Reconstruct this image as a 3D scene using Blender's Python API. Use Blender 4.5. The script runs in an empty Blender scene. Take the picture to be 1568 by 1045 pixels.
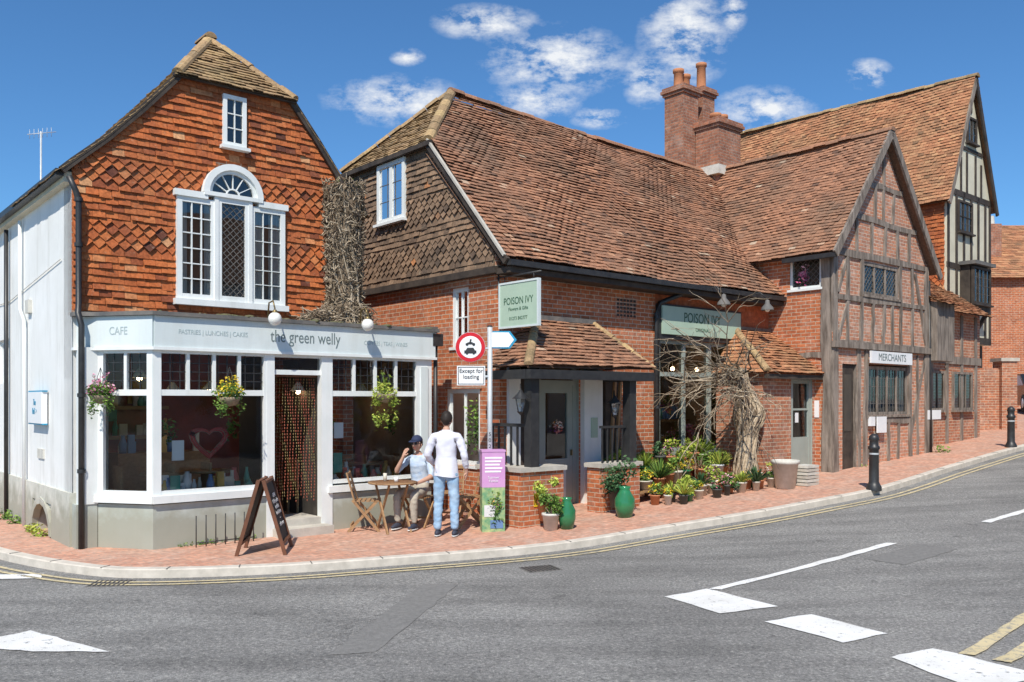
import bpy, math, random
from mathutils import Vector, Matrix
from mathutils import noise as mnoise
R=random.Random(7)
V=Vector
scene=bpy.context.scene
COL=scene.collection
# ------------------------------------------------------------ materials
def nmat(name):
    m=bpy.data.materials.new(name); m.use_nodes=True
    nt=m.node_tree; b=nt.nodes['Principled BSDF']
    return m,nt,b
def rgba(c): return (c[0],c[1],c[2],1)
def noise(nt,scale,detail=4,vec=None,rough=.6):
    n=nt.nodes.new('ShaderNodeTexNoise'); n.inputs['Scale'].default_value=scale
    n.inputs['Detail'].default_value=detail; n.inputs['Roughness'].default_value=rough
    if vec: nt.links.new(vec,n.inputs['Vector'])
    return n.outputs['Fac']
def coord(nt,kind='Object'):
    return nt.nodes.new('ShaderNodeTexCoord').outputs[kind]
def mapping(nt,vec,scale):
    n=nt.nodes.new('ShaderNodeMapping'); n.inputs['Scale'].default_value=scale
    nt.links.new(vec,n.inputs['Vector']); return n.outputs['Vector']
def ramp(nt,fac,stops):
    n=nt.nodes.new('ShaderNodeValToRGB'); e=n.color_ramp.elements
    e[0].position=stops[0][0]; e[0].color=rgba(stops[0][1])
    e[1].position=stops[-1][0]; e[1].color=rgba(stops[-1][1])
    for p,c in stops[1:-1]:
        x=e.new(p); x.color=rgba(c)
    nt.links.new(fac,n.inputs['Fac']); return n.outputs['Color']
def mix(nt,fac,a,b,bt='MIX'):
    n=nt.nodes.new('ShaderNodeMix'); n.data_type='RGBA'; n.blend_type=bt
    for s,v in ((0,fac),(6,a),(7,b)):
        if isinstance(v,(float,int)): n.inputs[s].default_value=v
        elif isinstance(v,tuple): n.inputs[s].default_value=rgba(v)
        else: nt.links.new(v,n.inputs[s])
    return n.outputs[2]
def bump(nt,b,h,st=.3,dist=.01):
    n=nt.nodes.new('ShaderNodeBump'); n.inputs['Strength'].default_value=st; n.inputs['Distance'].default_value=dist
    nt.links.new(h,n.inputs['Height']); nt.links.new(n.outputs['Normal'],b.inputs['Normal'])
def pm(name,c1,c2=None,scale=3,rough=.7,bmp=.15,bscale=40,metal=0,stretch=(1,1,1),spec=.3,lo=.3,hi=.7,streak=0,grime=None):
    m,nt,b=nmat(name); o=coord(nt); v=mapping(nt,o,stretch)
    if c2 is None: c2=tuple(x*.8 for x in c1)
    f=ramp(nt,noise(nt,scale,4,v),[(lo,c1),(hi,c2)])
    if streak:
        s=ramp(nt,noise(nt,5,5,mapping(nt,o,(1,1,.12)),.7),[(.5,(0,0,0)),(.72,(streak,)*3)]); f=mix(nt,s,f,(.42,.40,.34))
    if grime is not None: # soil splashed up from the pavement
        sep=nt.nodes.new('ShaderNodeSeparateXYZ'); nt.links.new(o,sep.inputs[0])
        ad=nt.nodes.new('ShaderNodeMath'); ad.operation='MULTIPLY_ADD'; nt.links.new(noise(nt,4,4,o),ad.inputs[0]); ad.inputs[1].default_value=-.7; nt.links.new(sep.outputs[2],ad.inputs[2])
        gr=ramp(nt,ad.outputs[0],[(0,(.75,.75,.75)),(grime,(0,0,0))]); f=mix(nt,gr,f,(.30,.29,.22))
    nt.links.new(f,b.inputs['Base Color']); b.inputs['Roughness'].default_value=rough
    b.inputs['Metallic'].default_value=metal; b.inputs['Specular IOR Level'].default_value=spec
    if bmp: bump(nt,b,noise(nt,bscale,3,v),bmp)
    return m
def attr_mat(name,stops,rough=.85,dirt=(.05,.045,.04),dirtamt=.35,bmp=.3,dscale=1.2,spec=.25,lichen=0):
    m,nt,b=nmat(name)
    a=nt.nodes.new('ShaderNodeAttribute'); a.attribute_name='tc'
    c=ramp(nt,a.outputs['Fac'],stops)
    o=coord(nt)
    if dirtamt:
        d=ramp(nt,noise(nt,dscale,5,o),[(.42,(0,0,0)),(.72,(dirtamt,)*3)])
        c=mix(nt,d,c,dirt)
        s=ramp(nt,noise(nt,25,3,o),[(.3,(.7,.7,.7)),(.7,(1.25,1.25,1.25))])
        c=mix(nt,1.0,c,s,'MULTIPLY')
    if lichen:
        l=ramp(nt,noise(nt,11,5,o,.75),[(.60,(0,0,0)),(.68,(lichen,)*3)])
        c=mix(nt,l,c,(.46,.42,.30))
    nt.links.new(c,b.inputs['Base Color']); b.inputs['Roughness'].default_value=rough
    b.inputs['Specular IOR Level'].default_value=spec
    if bmp: bump(nt,b,noise(nt,60,2,o),bmp)
    return m
def brick_mat(name,c1,c2,mort,w=.225,h=.075,ms=.008,dark=(.1,.05,.04),dk=.35,bst=.5,pale=0):
    m,nt,b=nmat(name); uv=coord(nt,'UV')
    t=nt.nodes.new('ShaderNodeTexBrick'); nt.links.new(uv,t.inputs['Vector'])
    t.inputs['Scale'].default_value=1; t.inputs['Brick Width'].default_value=w; t.inputs['Row Height'].default_value=h
    t.inputs['Mortar Size'].default_value=ms; t.inputs['Mortar Smooth'].default_value=.3; t.inputs['Bias'].default_value=0
    t.inputs['Color1'].default_value=rgba(c1); t.inputs['Color2'].default_value=rgba(c2); t.inputs['Mortar'].default_value=rgba(mort)
    d=ramp(nt,noise(nt,1.6,4,uv),[(.4,(0,0,0)),(.75,(dk,)*3)])
    c=mix(nt,d,t.outputs['Color'],dark)
    if pale:
        l=ramp(nt,noise(nt,2.7,5,uv,.7),[(.5,(0,0,0)),(.66,(pale,)*3)]); c=mix(nt,l,c,(.62,.50,.42))
    s=ramp(nt,noise(nt,12,4,uv),[(.3,(.72,.72,.72)),(.7,(1.25,1.23,1.2))])
    c=mix(nt,1.0,c,s,'MULTIPLY')
    nt.links.new(c,b.inputs['Base Color']); b.inputs['Roughness'].default_value=.9; b.inputs['Specular IOR Level'].default_value=.2
    inv=nt.nodes.new('ShaderNodeMath'); inv.operation='SUBTRACT'; inv.inputs[0].default_value=1
    nt.links.new(t.outputs['Fac'],inv.inputs[1])
    bump(nt,b,inv.outputs[0],bst,.012)
    return m
def glass_mat(name,tint=(.75,.8,.8),extra=.06):
    m=bpy.data.materials.new(name); m.use_nodes=True; nt=m.node_tree; nt.nodes.clear()
    o=nt.nodes.new('ShaderNodeOutputMaterial'); mx=nt.nodes.new('ShaderNodeMixShader')
    t=nt.nodes.new('ShaderNodeBsdfTransparent'); t.inputs[0].default_value=rgba(tint)
    g=nt.nodes.new('ShaderNodeBsdfGlossy'); g.inputs['Roughness'].default_value=.015
    f=nt.nodes.new('ShaderNodeFresnel'); f.inputs[0].default_value=1.5
    ad=nt.nodes.new('ShaderNodeMath'); ad.operation='ADD'; ad.inputs[1].default_value=extra
    bp=nt.nodes.new('ShaderNodeBump'); bp.inputs['Strength'].default_value=.06; bp.inputs['Distance'].default_value=.05
    nt.links.new(noise(nt,1.3,2,coord(nt)),bp.inputs['Height']); nt.links.new(bp.outputs[0],g.inputs['Normal'])
    nt.links.new(f.outputs[0],ad.inputs[0]); nt.links.new(ad.outputs[0],mx.inputs[0])
    nt.links.new(t.outputs[0],mx.inputs[1]); nt.links.new(g.outputs[0],mx.inputs[2]); nt.links.new(mx.outputs[0],o.inputs[0])
    return m
def paint_mat(name,col,base=(.25,.245,.23),lo=.36,hi=.5):
    m,nt,b=nmat(name); o=coord(nt)
    f=ramp(nt,noise(nt,13,6,o,.8),[(lo,(0,0,0)),(hi,(1,1,1))])
    c=mix(nt,f,base,col)
    s=ramp(nt,noise(nt,2,4,o),[(.4,(1,1,1)),(.7,(.84,.83,.80))]); c=mix(nt,1.0,c,s,'MULTIPLY')
    nt.links.new(c,b.inputs['Base Color']); b.inputs['Roughness'].default_value=.7
    bump(nt,b,noise(nt,70,3,o),.6,.015); return m

M_={}
def setup_mats():
    g=M_
    m,nt,b=nmat('asphalt'); o=coord(nt)
    c=ramp(nt,noise(nt,.45,4,o),[(.3,(.235,.225,.210)),(.7,(.325,.312,.290))])
    sp=ramp(nt,noise(nt,34,5,o,.9),[(.36,(.30,.30,.30)),(.46,(.85,.85,.85)),(.56,(1.1,1.1,1.1)),(.66,(2.3,2.25,2.15))])
    c=mix(nt,1.0,c,sp,'MULTIPLY')
    st=ramp(nt,noise(nt,1.3,4,mapping(nt,o,(.3,1.5,1))),[(.40,(1.12,1.12,1.12)),(.68,(.76,.76,.76))])
    c=mix(nt,1.0,c,st,'MULTIPLY')
    dk=ramp(nt,noise(nt,3.1,4,o),[(.64,(1,1,1)),(.72,(.66,.66,.66))]); c=mix(nt,1.0,c,dk,'MULTIPLY')
    nt.links.new(c,b.inputs['Base Color']); b.inputs['Roughness'].default_value=.85
    bump(nt,b,noise(nt,60,3,o,.8),1.0,.02); g['asphalt']=m
    g['asphalt2']=pm('asphalt_repair_patch',(.17,.165,.155),(.25,.24,.225),26,.85,.8,60)
    g['grass']=pm('grass_ground',(.06,.10,.03),(.09,.12,.04),.8,.9)
    g['moss']=pm('roof_moss',(.10,.11,.05),(.16,.14,.08),9,.9)
    g['paver']=brick_mat('brick_paving',(.64,.34,.235),(.52,.26,.18),(.44,.32,.25),.21,.105,.006,(.42,.34,.28),.5,.3,.35)
    g['kerb']=pm('kerb_stone',(.70,.63,.54),(.50,.45,.38),6,.85)
    g['white_road']=paint_mat('white_road_paint',(.86,.85,.82),lo=.35,hi=.42)
    g['yellow_road']=paint_mat('yellow_road_paint',(.70,.58,.34),base=(.33,.31,.27),lo=.38,hi=.5)
    g['white']=pm('white_painted_render',(.86,.855,.83),(.76,.755,.72),1.1,.75,.14,18,streak=.35,grime=.35)
    g['plinth']=pm('cream_plinth',(.70,.68,.60),(.52,.52,.45),2,.75,.15,18,streak=.3,grime=.3)
    g['shop']=pm('pale_shopfront_paint',(.70,.75,.74),(.61,.67,.665),1.2,.5,.04,20,streak=.2)
    g['riser']=pm('grey_stall_riser',(.60,.64,.61),(.42,.47,.42),1.2,.7,.1,20,streak=.3,grime=.35)
    g['wframe']=pm('white_window_paint',(.83,.84,.82),(.72,.75,.73),2,.45,.05,30,streak=.2)
    g['black']=pm('black_iron',(.02,.02,.022),(.04,.04,.04),8,.45,.1,40,spec=.5)
    g['lead']=pm('lead_flashing',(.10,.10,.10),(.20,.18,.16),5,.7)
    g['brick']=brick_mat('old_red_brick',(.58,.19,.08),(.43,.13,.06),(.56,.45,.34),dk=.35,pale=.2)
    g['brick2']=brick_mat('weathered_brick',(.54,.21,.11),(.38,.145,.085),(.56,.46,.35),dk=.5,dark=(.17,.12,.10),pale=.3)
    g['brickp']=brick_mat('panel_brick',(.66,.27,.15),(.44,.20,.13),(.62,.52,.42),dk=.42,dark=(.24,.18,.16),pale=.55)
    g['render']=brick_mat('red_painted_brick',(.56,.16,.07),(.50,.14,.06),(.48,.14,.065),dk=.3,bst=.3,pale=.15)
    g['chim']=brick_mat('chimney_brick',(.46,.19,.11),(.30,.13,.085),(.36,.27,.21),dk=.45,pale=.25)
    g['wtile']=attr_mat('hanging_tiles',[(0,(.10,.035,.025)),(.14,(.31,.085,.035)),(.5,(.49,.135,.042)),(.85,(.56,.18,.06)),(1,(.60,.31,.15))],dirtamt=.6,dirt=(.22,.085,.045),lichen=.25)
    g['dtile']=attr_mat('weathered_hanging_tiles',[(0,(.10,.068,.05)),(.5,(.24,.155,.10)),(.9,(.34,.22,.14)),(1,(.48,.21,.09))],dirtamt=.6,dirt=(.11,.085,.065),lichen=.3)
    g['rtile']=attr_mat('roof_tiles',[(0,(.15,.085,.06)),(.2,(.28,.145,.09)),(.7,(.41,.20,.115)),(.93,(.50,.26,.15)),(1,(.56,.42,.30))],dirtamt=.7,dirt=(.19,.13,.09),dscale=.8,lichen=.25)
    g['ytile']=attr_mat('lichen_roof_tiles',[(0,(.20,.14,.08)),(.5,(.40,.26,.14)),(1,(.54,.37,.18))],dirtamt=.5,dirt=(.20,.16,.08),lichen=.5)
    g['otile']=attr_mat('orange_roof_tiles',[(0,(.20,.10,.055)),(.5,(.46,.20,.10)),(1,(.56,.30,.15))],dirtamt=.6,dirt=(.24,.16,.09),lichen=.35)
    g['timber']=pm('old_grey_timber',(.13,.105,.085),(.33,.275,.23),3,.85,.7,18,stretch=(4,4,.6),lo=.35,hi=.65)
    g['dtimber']=pm('dark_timber',(.035,.028,.024),(.09,.07,.055),4,.7,.4,20)
    g['cream']=pm('cream_render_panel',(.70,.65,.50),(.56,.52,.40),2,.85)
    g['glass']=glass_mat('shop_glass',(.93,.94,.93),.01)
    g['wglass']=glass_mat('window_glass',(.88,.92,.92),.08)
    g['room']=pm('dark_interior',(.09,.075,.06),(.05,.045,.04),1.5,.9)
    g['roomred']=pm('red_interior_wall',(.36,.09,.06),(.18,.06,.045),2,.8)
    g['roomwarm']=pm('warm_interior_wall',(.42,.32,.22),(.30,.22,.15),2,.8)
    g['floorin']=pm('interior_floor',(.28,.19,.12),(.18,.12,.08),2,.6)
    g['curtain']=pm('net_curtain',(.50,.50,.47),(.3,.31,.3),6,.9,.3,20,stretch=(6,6,.5))
    g['green']=pm('sage_green_sign',(.46,.58,.45),(.40,.52,.41),3,.5,.02)
    g['greydoor']=pm('grey_green_door_paint',(.36,.40,.36),(.30,.34,.31),3,.5,.05)
    g['textg']=pm('grey_lettering',(.16,.20,.20),(.16,.20,.20),3,.6,0)
    g['textl']=pm('light_lettering',(.40,.48,.48),(.40,.48,.48),3,.6,0)
    g['textd']=pm('dark_green_lettering',(.05,.12,.07),(.05,.12,.07),3,.6,0)
    g['textw']=pm('white_chalk',(.75,.75,.75),(.6,.6,.6),20,.8,0)
    g['red']=pm('red_sign_paint',(.60,.02,.03),(.55,.02,.03),3,.4,0)
    g['bead']=pm('red_brown_beads',(.38,.10,.06),(.22,.07,.04),9,.4,0)
    g['heart']=pm('red_willow',(.60,.05,.05),(.40,.03,.03),9,.5,0)
    g['signwhite']=pm('white_sign_face',(.85,.85,.85),(.8,.8,.8),3,.4,0)
    g['blue']=pm('blue_sign',(.03,.30,.50),(.03,.26,.42),3,.4,0)
    g['greypole']=pm('galvanised_pole',(.62,.64,.65),(.5,.52,.53),6,.45,.02,30,metal=.2)
    g['purple']=pm('pink_purple_poster',(.56,.27,.55),(.62,.36,.58),5,.5,0)
    g['pgreen']=pm('green_poster',(.05,.26,.15),(.50,.55,.25),9,.5,0)
    g['wood']=pm('oiled_wood',(.40,.24,.12),(.28,.16,.08),5,.6,.2,20,stretch=(1,5,5))
    g['dwood']=pm('dark_oak_board_frame',(.20,.08,.045),(.12,.055,.03),5,.55,.2)
    g['chalk']=pm('chalkboard',(.03,.032,.035),(.06,.06,.06),4,.7,.05)
    g['terra']=pm('terracotta',(.56,.23,.11),(.42,.18,.09),8,.8,.2)
    g['gpot']=pm('green_glazed_pot',(.03,.22,.09),(.03,.15,.06),4,.15,.02,spec=.6)
    g['wpot']=pm('pale_pot',(.68,.66,.60),(.5,.48,.42),6,.7,.15)
    g['dpot']=pm('dark_pot',(.06,.065,.06),(.10,.10,.09),6,.6,.15)
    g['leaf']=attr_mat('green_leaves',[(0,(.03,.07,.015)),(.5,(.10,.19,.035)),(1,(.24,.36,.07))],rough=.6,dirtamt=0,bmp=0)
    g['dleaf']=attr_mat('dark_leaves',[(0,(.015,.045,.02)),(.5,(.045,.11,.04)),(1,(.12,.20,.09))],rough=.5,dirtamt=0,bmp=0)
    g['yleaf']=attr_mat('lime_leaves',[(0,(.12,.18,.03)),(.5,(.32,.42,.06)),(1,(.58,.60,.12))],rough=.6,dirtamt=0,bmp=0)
    g['fl_pink']=attr_mat('pink_flowers',[(0,(.45,.06,.16)),(.5,(.65,.20,.33)),(1,(.8,.5,.6))],rough=.6,dirtamt=0,bmp=0)
    g['fl_yel']=attr_mat('yellow_flowers',[(0,(.7,.4,.02)),(1,(.85,.7,.05))],rough=.6,dirtamt=0,bmp=0)
    g['fl_mix']=attr_mat('mixed_flowers',[(0,(.3,.08,.4)),(.35,(.65,.15,.08)),(.7,(.8,.75,.7)),(1,(.8,.4,.05))],rough=.6,dirtamt=0,bmp=0)
    g['twig']=attr_mat('dry_vine_twigs',[(0,(.14,.10,.07)),(.5,(.32,.25,.17)),(1,(.56,.46,.34))],rough=.9,dirtamt=.2,bmp=0)
    g['bark']=attr_mat('pale_vine_bark',[(0,(.26,.18,.12)),(.5,(.48,.37,.25)),(1,(.64,.52,.38))],rough=.9,dirtamt=.2)
    g['skin']=pm('skin',(.56,.33,.24),(.52,.30,.21),6,.55,0)
    g['hair']=pm('dark_hair',(.02,.014,.011),(.035,.025,.02),20,.6,.3,60)
    g['shirtw']=pm('white_shirt_cloth',(.76,.76,.82),(.64,.64,.73),5,.85,.5,11)
    g['shirtb']=pm('light_blue_shirt_cloth',(.36,.48,.66),(.62,.68,.74),12,.85,.35,14)
    g['jeans']=pm('light_denim',(.22,.37,.55),(.40,.54,.68),7,.85,.5,12)
    g['beige']=pm('beige_trousers_cloth',(.48,.43,.35),(.38,.34,.28),6,.85,.35,16)
    g['cap']=pm('navy_cap_cloth',(.03,.04,.09),(.04,.05,.1),6,.8,.1)
    g['shoe']=pm('dark_shoe',(.04,.05,.08),(.06,.06,.08),6,.6,.1)
    g['sole']=pm('white_sole',(.7,.7,.68),None,6,.6,0)
    g['globe']=pm('opal_lamp_globe',(.84,.82,.76),(.80,.78,.72),5,.25,0,spec=.5)
    g['brass']=pm('brass_arm',(.30,.22,.10),(.25,.18,.08),5,.4,0,metal=.6)
    g['car']=pm('black_car_paint',(.015,.017,.02),(.02,.02,.022),3,.2,0,spec=.6)
    g['tyre']=pm('tyre_rubber',(.02,.02,.02),None,5,.8,0)
    g['lamp']=pm('car_light_lens',(.7,.7,.72),None,5,.2,0)
    g['sack']=pm('stone_coping',(.58,.54,.47),(.42,.39,.34),5,.85,.2)
    g['yelbox']=pm('yellow_hydrant_plate',(.80,.60,.03),None,5,.5,0)
    m,nt,b=nmat('lit_bulb'); b.inputs['Emission Color'].default_value=(1,.72,.4,1); b.inputs['Emission Strength'].default_value=22; g['bulb']=m
    for i,c in enumerate([(.65,.6,.5),(.10,.35,.28),(.55,.12,.1),(.75,.75,.75),(.16,.28,.5),(.65,.45,.15)]):
        g['item%d'%i]=pm('display_item_%d'%i,c,None,5,.5,0)
setup_mats()
# ------------------------------------------------------------ mesh builder
class Fr:
    def __init__(s,o,u,w): s.o=o;s.u=u;s.w=w
    def __call__(s,a,b,z): return V((s.o[0]+s.u[0]*a+s.w[0]*b, s.o[1]+s.u[1]*a+s.w[1]*b, z))
class MB:
    def __init__(s): s.v=[];s.f=[];s.m=[];s.t=[];s.sm=[];s.mats=[]
    def mi(s,m):
        if m not in s.mats: s.mats.append(m)
        return s.mats.index(m)
    def face(s,pts,m,tc=.5,sm=False):
        n=len(s.v); s.v+= [tuple(p) for p in pts]; s.f.append(tuple(range(n,n+len(pts)))); s.m.append(s.mi(m)); s.t.append(tc); s.sm.append(sm)
    def faces(s,vs,fs,m,tc=.5,sm=False):
        n=len(s.v); s.v+=[tuple(p) for p in vs]; k=s.mi(m)
        for f in fs: s.f.append(tuple(i+n for i in f)); s.m.append(k); s.t.append(tc); s.sm.append(sm)
    def box(s,F,a0,a1,b0,b1,z0,z1,m,tc=.5):
        vs=[F(a,b,z) for z in (z0,z1) for b in (b0,b1) for a in (a0,a1)]
        s.faces(vs,[(0,1,3,2),(4,6,7,5),(0,4,5,1),(2,3,7,6),(0,2,6,4),(1,5,7,3)],m,tc)
    def prism(s,F,poly,b0,b1,m,tc=.5):
        n=len(poly); vs=[F(a,b0,z) for a,z in poly]+[F(a,b1,z) for a,z in poly]
        s.faces(vs,[tuple(range(n))[::-1],tuple(range(n,2*n))]+[(i,(i+1)%n,n+(i+1)%n,n+i) for i in range(n)],m,tc)
    def plan(s,F,poly,z0,z1,m):
        n=len(poly); vs=[F(a,b,z0) for a,b in poly]+[F(a,b,z1) for a,b in poly]
        s.faces(vs,[tuple(range(n))[::-1],tuple(range(n,2*n))]+[(i,(i+1)%n,n+(i+1)%n,n+i) for i in range(n)],m)
    def beam(s,F,p0,p1,w,b0,b1,m):
        d=V((p1[0]-p0[0],p1[1]-p0[1])); L=d.length; d.normalize(); q=V((-d.y,d.x)); n=5 if (m=='timber' and L>.8) else 1
        le=[];ri=[]
        for i in range(n+1):
            t=i/n; k=w/2*(1+(R.uniform(-.22,.22) if n>1 else 0)); j=R.uniform(-.025,.025) if (n>1 and 0<i<n) else 0
            c=V((p0[0]+(p1[0]-p0[0])*t,p0[1]+(p1[1]-p0[1])*t))+q*j
            le.append(tuple(c-q*k)); ri.append(tuple(c+q*k))
        s.prism(F,le+ri[::-1],b0,b1,m)
    def bar(s,p0,p1,w,h,m,up=V((0,0,1)),tc=.5):
        p0=V(p0);p1=V(p1);d=(p1-p0).normalized()
        if abs(d.dot(up))>.95: up=V((0,1,0))
        x=d.cross(up).normalized()*(w/2); y=x.cross(d).normalized()*(h/2)
        vs=[p0-x-y,p0+x-y,p0+x+y,p0-x+y,p1-x-y,p1+x-y,p1+x+y,p1-x+y]
        s.faces(vs,[(3,2,1,0),(4,5,6,7),(0,1,5,4),(1,2,6,5),(2,3,7,6),(3,0,4,7)],m,tc)
    def tube(s,pts,rs,m,n=8,tc=.5,caps=True):
        pts=[V(p) for p in pts]
        if not isinstance(rs,(list,tuple)): rs=[rs]*len(pts)
        vs=[];up=V((0,0,1))
        for i,p in enumerate(pts):
            d=(pts[min(i+1,len(pts)-1)]-pts[max(i-1,0)]).normalized()
            u=up if abs(d.z)<.9 else V((0,1,0))
            x=d.cross(u).normalized(); y=x.cross(d).normalized()
            for k in range(n):
                a=2*math.pi*k/n; vs.append(p+(x*math.cos(a)+y*math.sin(a))*rs[i])
        fs=[]
        for i in range(len(pts)-1):
            for k in range(n): fs.append((i*n+k,i*n+(k+1)%n,(i+1)*n+(k+1)%n,(i+1)*n+k))
        if caps: fs+= [tuple(range(n))[::-1],tuple(range((len(pts)-1)*n,len(pts)*n))]
        s.faces(vs,fs,m,tc,True)
    def lathe(s,c,prof,m,n=20,tc=.5):
        vs=[V((c[0]+r*math.cos(2*math.pi*k/n),c[1]+r*math.sin(2*math.pi*k/n),c[2]+z)) for r,z in prof for k in range(n)]
        fs=[(i*n+k,i*n+(k+1)%n,(i+1)*n+(k+1)%n,(i+1)*n+k) for i in range(len(prof)-1) for k in range(n)]
        s.faces(vs,fs,m,tc,True)
    def ball(s,c,r,m,n=12,tc=.5,fn=None):
        if not isinstance(r,(tuple,list)): r=(r,r,r)
        vs=[];h=n//2+2
        for i in range(h+1):
            ph=math.pi*i/h
            for k in range(n):
                th=2*math.pi*k/n; p=V((math.sin(ph)*math.cos(th),math.sin(ph)*math.sin(th),math.cos(ph)))
                q=V((p.x*r[0],p.y*r[1],p.z*r[2]))
                if fn: q=fn(q,p)
                vs.append(V(c)+q)
        s.faces(vs,[(i*n+k,(i+1)*n+k,(i+1)*n+(k+1)%n,i*n+(k+1)%n) for i in range(h) for k in range(n)],m,tc,True)
    def leaves(s,c,r,n,size,m,shell=.3,droop=0):
        if not isinstance(r,(tuple,list)): r=(r,r,r)
        for i in range(n):
            d=V((R.gauss(0,1),R.gauss(0,1),R.gauss(0,1))).normalized(); k=shell+(1-shell)*R.random()**.6
            k*=R.choice([1,1,1,.8,1.2])
            p=V(c)+V((d.x*r[0],d.y*r[1],d.z*r[2]))*k
            p.z-=droop*R.random()*abs(d.x)
            a=V((R.uniform(-1,1),R.uniform(-1,1),R.uniform(-.6,.8))).normalized(); b=a.cross(V((R.uniform(-1,1),R.uniform(-1,1),R.uniform(-1,1)))).normalized()
            L=size*R.uniform(.6,1.4); W=L*.42
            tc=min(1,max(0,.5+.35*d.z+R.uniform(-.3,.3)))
            s.face([p-a*L*.5,p+b*W*.5,p+a*L*.5,p-b*W*.5],m,tc)
    def build(s,name,parent=None):
        me=bpy.data.meshes.new(name); me.from_pydata(s.v,[],s.f)
        for k in s.mats: me.materials.append(M_[k])
        me.polygons.foreach_set('material_index',s.m); me.polygons.foreach_set('use_smooth',s.sm)
        at=me.attributes.new('tc','FLOAT','FACE'); at.data.foreach_set('value',s.t)
        uv=me.uv_layers.new(name='UVMap'); data=[0.0]*(2*len(me.loops)); me.update()
        for p in me.polygons:
            n=p.normal
            if abs(n.z)>.95: tx=V((.76,.649,0)); ty=V((-.649,.76,0))
            else:
                tx=V((0,0,1)).cross(n).normalized(); ty=n.cross(tx)
            for li in p.loop_indices:
                co=me.vertices[me.loops[li].vertex_index].co
                data[2*li]=co.dot(tx); data[2*li+1]=co.dot(ty)
        uv.data.foreach_set('uv',data); me.update()
        ob=bpy.data.objects.new(name,me); COL.objects.link(ob)
        if parent: attach(ob,parent)
        return ob
def empty(name,loc=(0,0,0)):
    e=bpy.data.objects.new(name,None); e.location=loc; e.empty_display_size=.3; COL.objects.link(e); return e
def attach(o,e):
    o.parent=e; o.matrix_parent_inverse=Matrix.Translation(e.location).inverted()
def text(body,pos,u,w,size,mat,parent,name='lettering',align='CENTER',sx=1):
    c=bpy.data.curves.new(name,'FONT'); c.body=body; c.size=size; c.align_x=align; c.align_y='CENTER'; c.extrude=.0015
    c.materials.append(M_[mat]); o=bpy.data.objects.new(name,c); COL.objects.link(o)
    x=V((u[0],u[1],u[2] if len(u)>2 else 0)).normalized(); z=V((w[0],w[1],w[2] if len(w)>2 else 0)).normalized(); y=z.cross(x).normalized()
    m=Matrix((x*sx,y,z)).transposed().to_4x4(); m.translation=V(pos)
    if parent: o.parent=parent; o.matrix_parent_inverse=Matrix.Translation(parent.location).inverted()
    o.matrix_basis=m
    return o
# ------------------------------------------------------------ tile courses
def tiles(mb,pts,m,out,w=.165,g=.1,holes=(),bands=(),lift=.022,wob=.0,thk=.012,gap=.004,warp=None,back=None):
    P=[V(p) for p in pts]; ex=(P[1]-P[0]).normalized()
    n=(P[1]-P[0]).cross(P[2]-P[0]).normalized()
    if n.dot(V(out))<0: n=-n
    ey=n.cross(ex)
    if ey.z<0: ey=-ey
    O=P[0]; q=[((p-O).dot(ex),(p-O).dot(ey)) for p in P]
    vmax=max(y for x,y in q); row=0; v=0.0; ph=R.random()*6
    while v<vmax-.02:
        gg=min(g,vmax-v); vc=v+gg*.5; xs=[]
        for i in range(len(q)):
            x0,y0=q[i];x1,y1=q[(i+1)%len(q)]
            if (y0-vc)*(y1-vc)<0: xs.append(x0+(x1-x0)*(vc-y0)/(y1-y0))
        if len(xs)>=2:
            lo,hi=min(xs),max(xs); spans=[(lo,hi)]
            for (h0,h1,k0,k1) in holes:
                if k0<=vc<=k1:
                    ns=[]
                    for a,b in spans:
                        if h1<=a or h0>=b: ns.append((a,b)); continue
                        if a<h0: ns.append((a,h0))
                        if b>h1: ns.append((h1,b))
                    spans=ns
            band=any(b0<=vc<=b1 for b0,b1 in bands)
            off=(w/2 if row%2 else 0)
            rowt=R.uniform(-.06,.06); cw=R.uniform(-.006,.006)
            for a,b in spans:
                k=math.floor((a-off)/w)
                while k*w+off<b:
                    x0=max(a,k*w+off); x1=min(b,(k+1)*w+off); k+=1
                    if x1-x0<.02: continue
                    l=lift*R.uniform(.7,1.45); tl=R.uniform(-.005,.005); dv=R.uniform(-.008,.005)+cw+.008*math.sin(x0*1.7+v*3+ph)
                    if R.random()<.012: dv-=R.uniform(.015,.035); tl*=3
                    wo=wob*math.sin(x0*1.1+v*.7)+wob*.6*math.sin(x0*2.3-v*1.9+1)
                    if warp: wo+=warp(x0,v)
                    tc=min(1,max(0,R.gauss(.5,.2)+rowt))
                    if R.random()<.06: tc=R.random()
                    x0+=gap/2; x1-=gap/2; y0=v+dv-.012; y1=v+gg+.02
                    def T(x,y,h): return O+ex*x+ey*y+n*(h+wo)
                    if band:
                        xm=(x0+x1)/2; ym=y0+gg*.55; y0-=.02
                        vs=[T(x0,ym,l*.8),T(xm,y0,l+.006),T(x1,ym,l*.8),T(x1,y1,0.002),T(x0,y1,0.002),
                            T(x0,ym,l*.8-thk),T(xm,y0,l-thk),T(x1,ym,l*.8-thk)]
                        mb.faces(vs,[(0,1,2,3,4),(5,6,1,0),(6,7,2,1)],m,tc)
                    else:
                        vs=[T(x0,y0,l+tl),T(x1,y0,l-tl),T(x1,y1,.002),T(x0,y1,.002),T(x0,y0,l+tl-thk),T(x1,y0,l-tl-thk)]
                        mb.faces(vs,[(0,1,2,3),(4,5,1,0),(4,0,3),(5,2,1)],m,tc)
        v+=g; row+=1
    bk=back if back is not None else (.012+wob*2.2)
    mb.face([O+ex*x+ey*y-n*bk for x,y in q],m,.1)
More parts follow.
